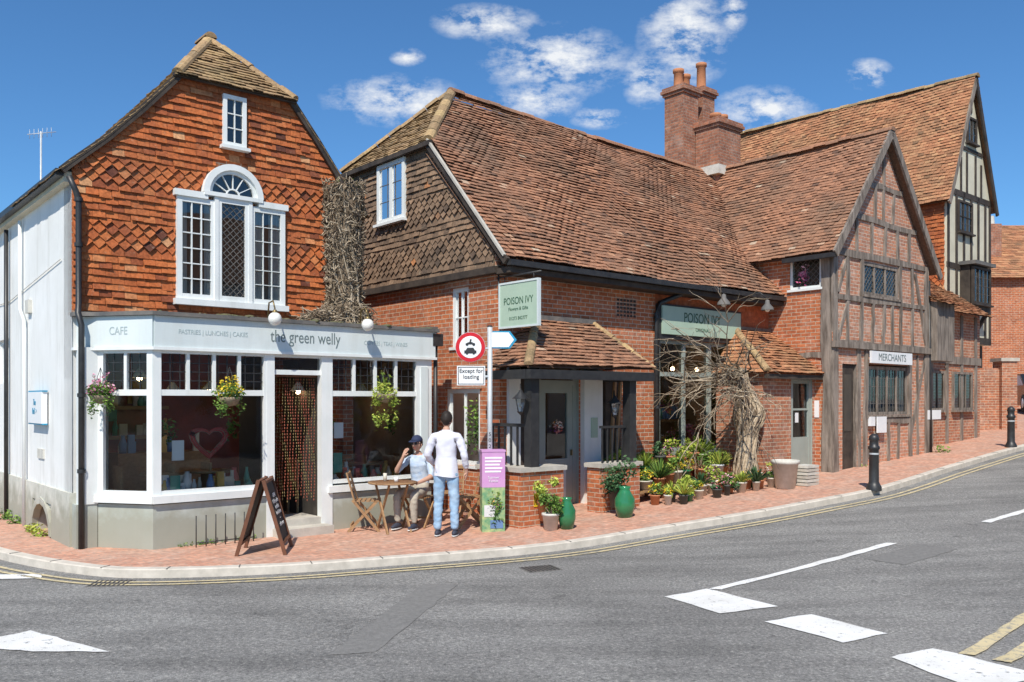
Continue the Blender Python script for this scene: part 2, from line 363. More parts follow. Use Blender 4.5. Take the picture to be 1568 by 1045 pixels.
def ridge(mb,p0,p1,m,r=.11,L=.3):
    p0=V(p0);p1=V(p1);D=(p1-p0);n=max(1,int(D.length/L));d=D.normalized()
    x=d.cross(V((0,0,1))).normalized(); y=x.cross(d)
    if y.z<0:y=-y
    for i in range(n):
        a=p0+D*(i/n); b=p0+D*((i+.98)/n); tc=R.gauss(.55,.2); vs=[]; j=V((0,0,R.uniform(-.015,.015)))
        for p,rr in ((a,r),(b,r*1.05)):
            for k in range(7):
                t=math.pi*(k-.0)/6; vs.append(p+j+x*math.cos(t)*rr+y*(math.sin(t)*rr*.85-rr*.35))
        mb.faces(vs,[(k,k+1,k+8,k+7) for k in range(6)]+[tuple(range(7)),tuple(range(7,14))],m,min(1,max(0,tc)),False)
def wallg(mb,F,a0,a1,z0,z1,b,holes,m,rev=.12,rm=None):
    A=sorted(set([a0,a1]+[x for h in holes for x in h[:2] if a0<x<a1])); Z=sorted(set([z0,z1]+[x for h in holes for x in h[2:4] if z0<x<z1]))
    for i in range(len(A)-1):
        for j in range(len(Z)-1):
            ca=(A[i]+A[i+1])/2; cz=(Z[j]+Z[j+1])/2
            if any(h[0]<ca<h[1] and h[2]<cz<h[3] for h in holes): continue
            mb.face([F(A[i],b,Z[j]),F(A[i+1],b,Z[j]),F(A[i+1],b,Z[j+1]),F(A[i],b,Z[j+1])],m)
    for h0,h1,k0,k1 in holes:
        r=rm or m
        for q in ([(h0,k0),(h0,k1)],[(h1,k0),(h1,k1)],[(h0,k0),(h1,k0)],[(h0,k1),(h1,k1)]):
            (x0,y0),(x1,y1)=q
            mb.face([F(x0,b,y0),F(x1,b,y1),F(x1,b-rev,y1),F(x0,b-rev,y0)],r)
def win(mb,F,a0,a1,z0,z1,b,fm='wframe',nx=1,nz=1,fw=.06,bw=.02,sill=True,back='room',curt=0,lead=0,gl='wglass'):
    mb.box(F,a0,a0+fw,b-.05,b+.03,z0,z1,fm); mb.box(F,a1-fw,a1,b-.05,b+.03,z0,z1,fm)
    mb.box(F,a0+fw,a1-fw,b-.05,b+.028,z0,z0+fw,fm); mb.box(F,a0+fw,a1-fw,b-.05,b+.028,z1-fw,z1,fm)
    ia,ib,iz,jz=a0+fw,a1-fw,z0+fw,z1-fw
    for i in range(1,nx):
        x=ia+(ib-ia)*i/nx; mb.box(F,x-bw/2,x+bw/2,b-.03,b+.02,iz,jz,fm)
    for i in range(1,nz):
        z=iz+(jz-iz)*i/nz; mb.box(F,ia,ib,b-.028,b+.017,z-bw/2,z+bw/2,fm)
    if lead:
        k=int((ib-ia)/lead)+1
        for i in range(1,k): x=ia+(ib-ia)*i/k; mb.box(F,x-.005,x+.005,b-.004,b+.004,iz,jz,'lead')
        k=int((jz-iz)/(lead*1.2))+1
        for i in range(1,k): z=iz+(jz-iz)*i/k; mb.box(F,ia,ib,b-.003,b+.005,z-.005,z+.005,'lead')
    mb.face([F(ia,b-.005,iz),F(ib,b-.005,iz),F(ib,b-.005,jz),F(ia,b-.005,jz)],gl)
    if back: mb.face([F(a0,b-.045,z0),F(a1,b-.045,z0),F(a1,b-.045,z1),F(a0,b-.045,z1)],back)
    if curt:
        w=(ib-ia)*curt
        for x0,x1 in ((ia,ia+w),(ib-w,ib)):
            mb.face([F(x0,b-.03,iz),F(x1,b-.03,iz),F(x1,b-.03,jz),F(x0,b-.03,jz)],'curtain')
    if sill: mb.box(F,a0-.04,a1+.04,b-.05,b+.09,z0-.05,z0-.002,fm)
def diamonds(mb,F,a0,a1,z0,z1,b,st=.12):
    k=-int((z1-z0)/st)-1
    while a0+k*st<a1:
        for sg in (1,-1):
            x0=a0+k*st; zz0=z0 if sg>0 else z1
            t0=max(0,(a0-x0)); t1=min(z1-z0,a1-x0)
            if t1>t0+.01: mb.beam(F,(x0+t0,zz0+sg*t0),(x0+t1,zz0+sg*t1),.008,b-.002*sg,b+.006,'lead')
        k+=1
U=(.760,.649);Nn=(-.649,.760);W=(.649,-.760);LW=(-.760,-.649)
M0=(-.2,14.02);C0=(-5.87,11.58)
FM=Fr(M0,U,W); FC=Fr(C0,U,W)
# ------------------------------------------------------------ ground
def hs(s):
    s=min(s,60)
    return .055*math.log(1+math.exp((s+1)*1.5))/1.5 if s<28 else .055*29+.02*(s-28)
def h(x,y):
    return hs((x-M0[0])*U[0]+(y-M0[1])*U[1])
KP=[(-40,48),(-20,26.5),(-12,17.2),(-9,13.6),(-7.8,12.3),(-6.63,11.24),(-5.34,10.39),(-4.40,10.05),(-2.82,10.28),(-1.49,10.79),(.58,11.67),(2.04,12.55),(3.72,13.52),(5.04,14.38),(6.60,15.50),(9.18,18.06),(12.5,21.21),(18,26),(28,35),(45,52)]
def kerb(x):
    for i in range(len(KP)-1):
        if KP[i][0]<=x<=KP[i+1][0]:
            p0=KP[max(i-1,0)];p1=KP[i];p2=KP[i+1];p3=KP[min(i+2,len(KP)-1)]
            dx=p2[0]-p1[0]; t=(x-p1[0])/dx
            m1=(p2[1]-p0[1])/(p2[0]-p0[0])*dx; m2=(p3[1]-p1[1])/(p3[0]-p1[0])*dx
            return (2*t**3-3*t*t+1)*p1[1]+(t**3-2*t*t+t)*m1+(-2*t**3+3*t*t)*p2[1]+(t**3-t*t)*m2
    return KP[-1][1]
def grid(name,x0,x1,y0,y1,st,dz,m):
    mb=MB(); nx=int((x1-x0)/st); ny=int((y1-y0)/st)
    vs=[(x0+i*st,y0+j*st,h(x0+i*st,y0+j*st)+dz) for j in range(ny+1) for i in range(nx+1)]
    mb.faces(vs,[(j*(nx+1)+i,j*(nx+1)+i+1,(j+1)*(nx+1)+i+1,(j+1)*(nx+1)+i) for j in range(ny) for i in range(nx)],m,sm=True)
    return mb.build(name)
RD=-.10
grid('ground',-1500,1500,-1500,1500,20,-.45,'grass')
grid('road',-45,55,-30,60,.5,RD,'asphalt')
xs=[-40+i*1.0 for i in range(28)]+[-12+i*.2 for i in range(150)]+[18+i*1.0 for i in range(27)]
mb=MB(); vs=[];st=[0,.14,.6,1.2,2,3,4.5,6,8,10,13,17,22]
def knorm(x):
    e=.05; d=V((2*e,kerb(x+e)-kerb(x-e))).normalized(); return V((-d.y,d.x))
for x in xs:
    y=kerb(x); n=knorm(x)
    for j,t in enumerate(st):
        if j<=1: px,py=x+n.x*.14*(j),y+n.y*.14*(j)
        else: px,py=x+n.x*.14,y+n.y*.14+t
        vs.append((px,py,h(px,py)))
nn=len(st)
mb.faces(vs,[(i*nn+j,(i+1)*nn+j,(i+1)*nn+j+1,i*nn+j+1) for i in range(len(xs)-1) for j in range(1,nn-1)],'paver')
mb.build('pavement')
mb=MB()
for i in range(len(xs)-1):
    q=[]
    for x in (xs[i],xs[i+1]):
        y=kerb(x);n=knorm(x)
        for t,dz in ((0,-.2),(0,-.008),(.012,.004),(.14,.004),(.14,-.05)):
            px,py=x+n.x*t,y+n.y*t; q.append((px,py,h(px,py)+dz))
    mb.faces(q,[(j,j+5,j+6,j+1) for j in range(4)],'kerb')
    if i%4==0 and -12<xs[i]<18:
        x=xs[i];y=kerb(x);n=knorm(x); a=V((x-n.x*.002,y-n.y*.002,h(x,y)+.006)); b=V((x+n.x*.141,y+n.y*.141,h(x,y)+.006))
        mb.bar(a,b,.012,.006,'lead')
mb.build('kerb_stones')
mb=MB()
for off in (.22,.36):
    for i in range(len(xs)-1):
        q=[]
        for x in (xs[i],xs[i+1]):
            n=knorm(x)
            for t in (off,off+.06):
                px,py=x-n.x*t,kerb(x)-n.y*t; q.append((px,py,h(px,py)+RD+.009))
        mb.face([q[0],q[2],q[3],q[1]],'yellow_road')
def decal(poly,m,dz=.009):
    p=[V(a) for a in poly]; L=max((p[1]-p[0]).length,(p[2]-p[1]).length); n=max(2,int(L/.2))
    G=[]
    for i in range(n+1):
        for j in range(n+1):
            a=p[0].lerp(p[1],i/n); b=p[3].lerp(p[2],i/n); c=a.lerp(b,j/n)
            ed=.02 if (i in(0,n) or j in (0,n)) else 0
            G.append((c.x+R.uniform(-ed,ed),c.y+R.uniform(-ed,ed)*.6,h(c.x,c.y)+RD+dz))
    mb.faces(G,[(i*(n+1)+j,(i+1)*(n+1)+j,(i+1)*(n+1)+j+1,i*(n+1)+j+1) for i in range(n) for j in range(n)],m)
decal([(1.59,9.04),(2.10,9.37),(2.62,8.58),(2.01,8.33)],'white_road')
decal([(2.12,9.36),(2.24,9.33),(5.05,11.37),(4.93,11.42)],'white_road')
decal([(2.34,8.03),(2.84,8.27),(3.29,7.59),(2.79,7.33)],'white_road')
decal([(3.00,6.92),(3.47,7.14),(3.95,6.45),(3.29,6.12)],'white_road')
decal([(-4.6,7.25),(-4.30,7.75),(-3.27,7.08),(-3.91,7.10)],'white_road')
decal([(-6.4,10.2),(-5.55,10.25),(-5.45,10.02),(-6.2,9.92)],'white_road')
decal([(6.79,12.56),(6.86,12.46),(9.2,14.2),(9.12,14.3)],'white_road')
decal([(3.60,6.98),(3.70,6.93),(5.5,8.65),(5.4,8.72)],'yellow_road',.013)
decal([(3.78,6.80),(3.88,6.74),(5.7,8.45),(5.6,8.52)],'yellow_road',.013)
mb.build('road_markings')
mb=MB() # trench repairs
decal([(-1.5,7.0),(-1.1,7.1),(-.6,9.7),(-1.0,9.7)],'asphalt2',.004)
decal([(4.6,10.2),(5.6,10.9),(5.3,11.3),(4.3,10.6)],'asphalt2',.004)
mb.build('road_repair_patches')
def drain(name,x,y,a):
    e=empty(name,(x,y,h(x,y)+RD)); mb=MB(); F=Fr((x,y),(math.cos(a),math.sin(a)),(-math.sin(a),math.cos(a))); z=h(x,y)+RD
    mb.box(F,-.22,.22,-.17,.17,z-.05,z+.006,'lead')
    for i in range(8): mb.box(F,-.2+i*.052,-.2+i*.052+.02,-.15,.15,z,z+.012,'black')
    mb.build('grating',e)
drain('drain_cover',.35,10.55,.4); drain('drain_cover',-4.5,9.75,.1)

# ------------------------------------------------------------ CAFE
cafe=empty('cafe_building',FC(2.2,-3,0))
prof=[(-.14,4.98),(.0,5.12),(.41,5.50),(.88,6.0),(1.43,6.64),(3.10,6.66),(3.6,6.05),(4.04,5.46),(4.45,5.02)]
mb=MB()
mb.prism(FC,[(0.0,3.1),(4.39,3.1),(4.39,5.05),(3.10,6.62),(1.43,6.6),(0,5.1)],-.2,0,'brick')
holes=[(1.36,3.02,.0+3.42-3.18,4.95-3.18),(1.72,2.66,4.9-3.18,5.15-3.18),(1.80,2.58,5.1-3.18,5.32-3.18),(1.94,2.44,5.3-3.18,5.50-3.18),(2.05,2.40,5.73-3.18,6.51-3.18)]
tiles(mb,[FC(0,.012,3.18),FC(4.39,.012,3.18),FC(4.42,.012,5.02),FC(4.04,.012,5.46),FC(3.6,.012,6.05),FC(3.10,.012,6.66),FC(1.43,.012,6.64),FC(.88,.012,6.0),FC(.41,.012,5.5),FC(0,.012,5.1)],'wtile',(W[0],W[1],0),w=.165,g=.098,holes=holes,bands=[(.86,1.24),(1.80,2.2)],lift=.032)
mb.build('tile_hung_gable',cafe)
mb=MB()
FL=Fr(C0,Nn,LW)
wallg(mb,FL,0,11,-.3,5.1,0,[(4.0,5.0,2.25,3.0),(1.1,2.1,-.3,.42)],'white',.25)
mb.box(FL,0,1.0,-.1,.03,-.3,.72,'plinth');mb.box(FL,2.15,11,-.1,.03,-.3,.72,'plinth')
mb.box(FL,1.0,2.15,-.1,.03,.48,.72,'plinth')
mb.face([FL(1,-.24,-.3),FL(2.2,-.24,-.3),FL(2.2,-.24,.6),FL(1,-.24,.6)],'brick')
for i in range(8):
    a=math.pi*i/8; b=math.pi*(i+1)/8
    mb.prism(FL,[(1.6+.52*math.cos(a),.02+.42*math.sin(a)),(1.6+.52*math.cos(b),.02+.42*math.sin(b)),(1.6+.62*math.cos(b),.02+.52*math.sin(b)),(1.6+.62*math.cos(a),.02+.52*math.sin(a))],-.05,.045,'plinth')
win(mb,FL,4.0,5.0,2.25,3.0,-.1,nx=2,sill=True)
mb.box(FL,1.68-.18,1.68+.18,0,.025,1.1,1.24,'wpot')
mb.box(FL,0,11,0,.10,4.86,5.0,'cream'); mb.box(FL,-.02,11,.10,.2,4.93,5.02,'black')
mb.tube([FL(3.9,.06,.0),FL(3.9,.06,4.8)],.035,'black'); mb.tube([FL(2.6,.05,0),FL(2.6,.05,3.2),FL(2.9,.05,3.4),FL(2.9,.05,4.8)],.028,'wframe')
mb.box(FL,2.3,2.5,.0,.06,3.3,3.5,'wpot'); mb.tube([FL(.5,.02,3.9),FL(3.9,.02,3.6),FL(8,.02,3.7)],.008,'wpot',4)
mb.build('white_side_wall',cafe)
mb=MB()
mb.box(FC,0,.2,-.4,-.02,-.3,5.0,'white'); mb.box(FC,4.2,4.39,-8,-.2,-.3,5.0,'brick'); mb.box(FC,0,4.39,-8,-7.9,-.3,5,'brick')
mb.build('rear_walls',cafe)
mb=MB()
def slope(mb,p,q,b0,b1,m,out,**k):
    tiles(mb,[FC(p[0],b0,p[1]),FC(p[0],b1,p[1]),FC(q[0],b1,q[1]),FC(q[0],b0,q[1])],m,out,**k)
BR=-2.1
for p,q in (((-.2,4.95),(.41,5.52)),((.41,5.52),(.88,6.03)),((.88,6.03),(1.43,6.67))):
    slope(mb,p,q,.1,BR-.6,'ytile',(LW[0],LW[1],.8),w=.17,g=.12)
tiles(mb,[FC(1.43,.1,6.67),FC(1.43,BR-.2,6.67),FC(2.26,-1.3,7.7),FC(2.26,-1.05,7.7)],'ytile',(LW[0],LW[1],.8),g=.11)
slope(mb,(4.5,5.0),(4.04,5.52),.1,BR-.6,'ytile',(U[0],U[1],.8),w=.17,g=.12)
slope(mb,(4.04,5.52),(3.1,6.69),.1,BR-.6,'ytile',(U[0],U[1],.8),w=.17,g=.12)
tiles(mb,[FC(3.1,.1,6.67),FC(3.1,BR-.2,6.67),FC(2.26,-1.3,7.7),FC(2.26,-1.05,7.7)],'ytile',(U[0],U[1],.8),g=.11)
tiles(mb,[FC(1.30,.16,6.60),FC(3.22,.16,6.62),FC(2.26,-1.05,7.7)],'ytile',(W[0],W[1],.8),g=.1,w=.165,lift=.028)
mb.face([FC(-.1,BR-.6,5.0),FC(4.4,BR-.6,5.0),FC(3.1,BR-.2,6.67),FC(1.43,BR-.2,6.67)],'ytile'); mb.face([FC(1.43,BR-.2,6.67),FC(3.1,BR-.2,6.67),FC(2.26,-1.3,7.7)],'ytile')
mb.box(FC,.0,4.39,-8,BR-.6,4.98,5.06,'lead')
ridge(mb,FC(1.34,.14,6.64),FC(2.26,-1.05,7.74),'ytile',.08); ridge(mb,FC(3.18,.14,6.66),FC(2.26,-1.05,7.74),'ytile',.08); ridge(mb,FC(2.26,-.95,7.76),FC(2.26,-1.4,7.76),'ytile',.1)
for p,q in zip(prof[:4],prof[1:5]): mb.bar(FC(p[0],.07,p[1]+.01),FC(q[0],.07,q[1]+.01),.10,.05,'dtimber',up=V((W[0],W[1],0)))
for p,q in zip(prof[5:-1],prof[6:]): mb.bar(FC(p[0],.07,p[1]+.01),FC(q[0],.07,q[1]+.01),.10,.05,'dtimber',up=V((W[0],W[1],0)))
mb.bar(FC(1.30,.10,6.60),FC(3.2,.10,6.61),.05,.05,'dtimber')
mb.build('roof',cafe)
mb=MB()
z0,z1=3.42,4.95
win(mb,FC,1.36,1.93,z0,z1-.06,.06,nx=3,nz=6,fw=.075,bw=.016,sill=False,back='room',curt=.2)
win(mb,FC,2.45,3.02,z0,z1-.06,.06,nx=3,nz=6,fw=.075,bw=.010,sill=False,back='room',curt=.42)
win(mb,FC,1.93,2.45,z0,z1,.07,nx=1,nz=1,fw=.08,sill=False,back='room')
diamonds(mb,FC,2.01,2.37,z0+.08,z1-.08,.07,.10)
mb.box(FC,1.32,3.06,.0,.14,z0-.09,z0-.004,'wframe'); mb.box(FC,1.32,1.80,.0,.12,z1-.06,z1+.03,'wframe'); mb.box(FC,2.58,3.06,.0,.12,z1-.06,z1+.03,'wframe')
cx,cz=2.19,5.0
N=16
for i in range(N):
    a=math.pi*i/N;b=math.pi*(i+1)/N
    for r0,r1,d in ((.37,.46,.13),(.32,.37,.09)):
        mb.prism(FC,[(cx+r0*math.cos(a),cz+r0*math.sin(a)),(cx+r1*math.cos(a),cz+r1*math.sin(a)),(cx+r1*math.cos(b),cz+r1*math.sin(b)),(cx+r0*math.cos(b),cz+r0*math.sin(b))],0,d,'wframe')
    mb.face([FC(cx,.05,cz),FC(cx+.33*math.cos(a),.05,cz+.33*math.sin(a)),FC(cx+.33*math.cos(b),.05,cz+.33*math.sin(b))],'wglass')
    mb.face([FC(cx,.02,cz),FC(cx+.34*math.cos(a),.02,cz+.34*math.sin(a)),FC(cx+.34*math.cos(b),.02,cz+.34*math.sin(b))],'room')
mb.box(FC,1.74,2.64,.0,.135,4.95,5.01,'wframe')
for k in range(1,6):
    a=math.pi*k/6; mb.beam(FC,(cx+.1*math.cos(a),cz+.1*math.sin(a)),(cx+.33*math.cos(a),cz+.33*math.sin(a)),.012,.05,.075,'wframe')
for i in range(8):
    a=math.pi*i/8;b=math.pi*(i+1)/8
    mb.prism(FC,[(cx+.09*math.cos(a),cz+.09*math.sin(a)),(cx+.11*math.cos(a),cz+.11*math.sin(a)),(cx+.11*math.cos(b),cz+.11*math.sin(b)),(cx+.09*math.cos(b),cz+.09*math.sin(b))],.05,.08,'wframe')
mb.box(FC,1.90,1.96,.05,.11,z0,z1,'wframe'); mb.box(FC,2.42,2.48,.05,.11,z0,z1,'wframe')
win(mb,FC,2.04,2.40,5.74,6.50,.05,nx=2,nz=3,fw=.06,bw=.014,back='room')
mb.build('venetian_window',cafe)
shop=MB(); S0,S1=.76,5.2; P=.911
FH_u=V((.76-.266,.911-.227)); HL=FH_u.length; FH_u.normalize()
qo=FC(.266,.227,0); hu=(U[0]*FH_u.x+W[0]*FH_u.y,U[1]*FH_u.x+W[1]*FH_u.y); hw=(hu[1],-hu[0])
FH=Fr((qo.x,qo.y),hu,hw)
shop.box(FC,S0,2.36,P-.25,P,-.3,.58,'riser'); shop.box(FC,3.30,S1,P-.25,P,-.3,.55,'riser')
shop.box(FH,0,HL-.004,-.25,-.003,-.3,.58,'riser'); shop.box(FC,.0,.262,.0,.225,-.3,.58,'riser')
shop.box(FC,S0-.02,2.37,P-.3,P+.06,.60,.70,'wframe'); shop.box(FC,3.30,S1+.01,P-.3,P+.06,.57,.67,'wframe'); shop.box(FH,-.02,HL+.02,-.3,.058,.602,.698,'wframe')
def post(F,a0,a1,b,z0,z1,m='wframe'):
    shop.box(F,a0,a1,b-.09,b+.012,z0,z1,m)
post(FC,.76,.86,P,.7,2.66); post(FC,2.29,2.42,P,.7,2.66); shop.box(FC,2.33,2.45,P-.12,P+.016,-.3,2.66,'wframe'); shop.box(FC,3.2,3.38,P-.12,P+.016,-.3,2.66,'wframe')
post(FC,4.90,5.2,P,.67,2.66); shop.box(FC,4.98,5.12,P+.012,P+.03,.8,2.5,'shop')
post(FH,0,.09,0,.7,2.66); post(FH,HL-.09,HL,0,.7,2.66); shop.box(FC,0.03,.266,.1,.24,.58,2.66,'wframe')
for F,a0,a1,b,nm in ((FC,.86,2.29,P,4),(FC,3.38,4.90,P,4),(FH,.09,HL-.09,0,2)):
    shop.box(F,a0,a1,b-.07,b+.006,2.02,2.10,'wframe'); shop.box(F,a0,a1,b-.07,b+.006,2.58,2.66,'wframe'); shop.box(F,a0,a1,b-.07,b+.006,.70,.76,'wframe')
    for i in range(1,nm):
        x=a0+(a1-a0)*i/nm; shop.box(F,x-.022,x+.022,b-.065,b+.003,2.10,2.58,'wframe')
    k=int((a1-a0)/.12)
    for i in range(1,k):
        x=a0+(a1-a0)*i/k; shop.box(F,x-.006,x+.006,b-.045,b-.033,2.1,2.58,'black')
    for z in (2.22,2.34,2.46): shop.box(F,a0,a1,b-.046,b-.032,z-.006,z+.006,'black')
    shop.face([F(a0,b-.04,.76),F(a1,b-.04,.76),F(a1,b-.04,2.58),F(a0,b-.04,2.58)],'glass')
shop.box(FC,S0,S1+.05,P-.3,P+.05,2.66,3.07,'shop'); shop.box(FH,-.3,HL+.02,-.3,.045,2.662,3.068,'shop')
shop.plan(FC,[(-.02,.0),(-.02,.16),(.2,.3),(.72,P+.1),(S1+.1,P+.1),(S1+.1,-.3),(4.42,-.3),(4.42,.0)],3.072,3.125,'lead')
shop.plan(FC,[(-.01,.0),(-.01,.13),(.2,.26),(.74,P+.07),(S1+.07,P+.07),(S1+.07,-.2),(4.42,-.2),(4.42,.0)],2.62,2.66,'wframe')
shop.box(FC,S1-.06,S1,-.6,P-.25,-.3,3.07,'shop')
for i in range(60):
    x=R.uniform(.8,5.2); shop.ball(FC(x,P+R.uniform(-.1,.08),3.125),(R.uniform(.02,.08),R.uniform(.02,.05),R.uniform(.012,.03)),'moss',6)
shop.box(FC,2.45,3.2,P-.1,P-.02,2.33,2.40,'wframe'); shop.box(FC,2.45,3.2,P-.1,P-.02,2.58,2.66,'wframe')
shop.face([FC(2.45,P-.06,2.4),FC(3.2,P-.06,2.4),FC(3.2,P-.06,2.58),FC(2.45,P-.06,2.58)],'glass')
shop.box(FC,2.42,3.26,P-.35,P+.28,-.2,.12,'sack'); shop.box(FC,2.45,3.2,P-.6,P-.0,.12,.22,'sack')
shop.build('shopfront',cafe)
mb=MB()
for i in range(17):
    x0=2.48+i*.043; z=2.31; ph=i*1.3
    while z>.42+.1*abs(math.sin(i)):
        x=x0+.008*math.sin(z*7+ph)
        mb.ball(FC(x,P-.16+R.uniform(-.01,.01),z),(.0085,.008,.017),'bead' if math.sin(z*9+ph)>-.3 else 'brass',5)
        z-=.045
mb.box(FC,2.45,3.2,P-.18,P-.14,2.30,2.335,'dwood')
mb.build('bead_curtain',cafe)
mb=MB()
FP=[(.15,-3),(5.1,-3),(5.1,.85),(.85,.85),(.38,.15),(.15,.0)]
mb.face([FC(a,b,.18) for a,b in FP],'floorin'); mb.face([FC(a,b,2.95) for a,b in FP],'cream')
mb.face([FC(.1,-3,.18),FC(5.1,-3,.18),FC(5.1,-3,3),FC(.1,-3,3)],'roomred')
mb.face([FC(.16,-3,.18),FC(.16,.0,.18),FC(.16,.0,3),FC(.16,-3,3)],'roomwarm'); mb.face([FC(5.1,-3,.18),FC(5.1,.85,.18),FC(5.1,.85,3),FC(5.1,-3,3)],'roomwarm')
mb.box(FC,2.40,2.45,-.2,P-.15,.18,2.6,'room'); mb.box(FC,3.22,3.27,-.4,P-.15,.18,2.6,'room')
mb.box(FC,.9,2.3,-1.6,-1.1,.18,1.15,'wood'); mb.box(FC,.9,2.2,-2.9,-2.7,1.3,1.36,'wood'); mb.box(FC,.9,2.2,-2.9,-2.7,1.8,1.86,'wood'); mb.box(FC,3.4,5,-2.9,-2.7,1.5,1.56,'wood')
mb.box(FC,.9,2.25,.35,.8,.62,.7,'wood'); mb.box(FC,3.4,4.9,.4,.8,.6,.66,'wood')
for s,z in ((1.0,1.6),(1.6,1.9),(3.7,1.7),(4.4,1.9)): mb.box(FC,s,s+.42,-2.98,-2.95,z,z+.5,'item%d'%R.randrange(6))
for i in range(95):
    s=R.choice([R.uniform(.95,2.2),R.uniform(3.45,4.85)]); b,z=R.choice([(.6,.7),(.7,.7),(.6,.7),(-1.3,1.15),(-2.8,1.36),(-2.8,1.86)])
    hh=R.uniform(.08,.3); c=FC(s,b+R.uniform(-.1,.1),z); r=R.uniform(.03,.07)
    if R.random()<.6: mb.lathe(c,[(0,0),(r,0),(r*1.1,hh*.5),(r*.5,hh*.85),(r*.55,hh),(0,hh)],'item%d'%R.randrange(6),10)
    else: mb.box(Fr((c.x,c.y),U,W),-r,r,-.03,.03,z,z+hh,'item%d'%R.randrange(6))
for s,b in ((1.2,0),(1.9,.0),(3.8,0),(4.5,.1)):
    c=FC(s,b,0); mb.lathe((c.x,c.y,.18),[(.2,0),(.03,.03),(.03,.7),(.32,.72),(.32,.75),(0,.75)],'wood',14)
    for ds in (-.45,.45):
        c=FC(s+ds,b,0); F=Fr((c.x,c.y),U,W); mb.box(F,-.18,.18,-.18,.18,.6,.64,'wood'); mb.box(F,-.18 if ds<0 else .15,-.15 if ds<0 else .18,-.18,.18,.62,1.05,'wood')
        for q in (-.16,.16):
            for w_ in (-.16,.16): mb.box(F,q-.015,q+.015,w_-.015,w_+.015,.18,.6,'wood')
for i in range(8):
    s=1.05+i*.52; c=FC(s,R.uniform(-1,.4),R.uniform(2.0,2.3)); mb.tube([c+V((0,0,.05)),c+V((0,0,.7))],.006,'black',5); mb.lathe(c,[(.02,.14),(.12,0),(.11,0),(.02,.12)],'item0',12); mb.ball(c+V((0,0,-.01)),.04,'bulb',8)
for s in (1.1,2.0,3.6,4.7):
    c=FC(s,.5,1.55); mb.leaves(c,(.1,.1,.2),60,.07,'leaf',.2)
c=FC(1.6,.66,1.40)
for k in range(26):
    pts=[]; q=.15+R.uniform(-.025,.02)
    for j in range(25):
        t=2*math.pi*j/24
        xx=q*1.6*math.sin(t)**3+R.uniform(-.01,.01); zz=q*(1.25*math.cos(t)-.45*math.cos(2*t)-.15*math.cos(3*t))
        pts.append(c+V((U[0]*xx,U[1]*xx,zz)))
    mb.tube(pts,.008,'heart' if k%3 else 'twig',4)
mb.box(FC,1.02,1.18,P-.06,P-.05,1.15,1.42,'signwhite'); mb.box(FC,3.44,3.60,P-.06,P-.05,1.38,1.62,'signwhite'); mb.box(FC,3.43,3.58,P-.055,P-.045,.86,1.16,'item1')
mb.box(FC,1.0,1.13,P-.06,P-.05,.77,.95,'item1')
mb.build('shop_interior',cafe)
text('the green welly',FC(2.93,P+.052,2.87),U,W,.25,'textg',cafe,'shop_name',sx=.72)
text('PASTRIES | LUNCHES | CAKES',FC(1.55,P+.052,2.87),U,W,.09,'textl',cafe,sx=.82)
text('COFFEES | TEAS | WINES',FC(4.30,P+.052,2.84),U,W,.09,'textl',cafe,sx=.82)
text('CAFE',FH(.35,.048,2.87),hu,hw,.15,'textl',cafe,sx=.8)
mb=MB()
for s in (2.33,3.83):
    mb.tube([FC(s,P+.05,3.12),FC(s,P+.09,3.34),FC(s,P+.22,3.36),FC(s,P+.28,3.24)],.012,'brass',6)
    mb.ball(FC(s,P+.28,3.10),.095,'globe',14); mb.lathe(FC(s,P+.28,3.17),[(.03,.0),(.045,.02),(.02,.06),(0,.06)],'brass',10)
mb.build('globe_lamps',cafe)
mb=MB()
mb.tube([FC(-.06,.10,4.92),FC(.02,.10,4.75),FC(.06,.10,4.6),FC(.06,.10,3.25),FC(.03,.2,3.1),FC(.06,.24,2.95),FC(.06,.24,-.1)],.04,'black',8)
mb.tube([FC(5.3,P-.02,2.95),FC(5.3,P-.02,-.0)],.035,'black',8); mb.box(FC,5.2,5.4,P-.1,P+.06,2.85,3.05,'black')
mb.tube([FC(1.1,.06,3.17),FC(4.9,.06,3.17)],.03,'black',6)
for z in (1,2,4,4.6): mb.lathe(FC(.06,.24 if z<3 else .1,z),[(.055,0),(.055,.05)],'black',8)
mb.build('downpipes',cafe)
mb=MB()
mb.box(FL,1.25,2.1,.02,.10,1.62,2.08,'signwhite'); mb.box(FL,1.23,2.12,.02,.09,1.60,1.62,'blue'); mb.box(FL,1.23,2.12,.02,.09,2.08,2.10,'blue')
mb.build('pub_direction_sign',cafe)
text('The\nBell  >',FL(1.66,.103,1.86),(-Nn[0],-Nn[1]),LW,.13,'blue',cafe,sx=.8)
def basket(name,c,r,fl,droop=0,lf='leaf'):
    e=empty(name,c); mb=MB(); c=V(c)
    mb.lathe(c,[(0,-r*.75),(r*.5,-r*.65),(r*.85,-r*.2),(r*.9,0),(0,0)],'twig',14)
    for k in range(3):
        a=2.1*k; mb.tube([c+V((r*.85*math.cos(a),r*.85*math.sin(a),0)),c+V((0,0,r*2.4))],.004,'black',4)
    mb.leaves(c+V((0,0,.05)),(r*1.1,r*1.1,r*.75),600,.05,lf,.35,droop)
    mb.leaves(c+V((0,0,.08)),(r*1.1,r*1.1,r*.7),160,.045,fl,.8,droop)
    for k in range(14):
        a=R.random()*6.28; rr=r*R.uniform(.6,1.1); p=c+V((rr*math.cos(a),rr*math.sin(a),-r*R.uniform(.3,1.2)-droop)); mb.leaves(p,(.05,.05,.12),18,.045,lf,.2)
    for k in range(9):
        a=R.random()*6.28; p=c+V((r*.6*math.cos(a),r*.6*math.sin(a),r*R.uniform(.9,1.9))); mb.tube([c,p],.004,'leaf',4); mb.leaves(p,.03,12,.03,fl,.3)
    mb.build('basket_flowers',e)
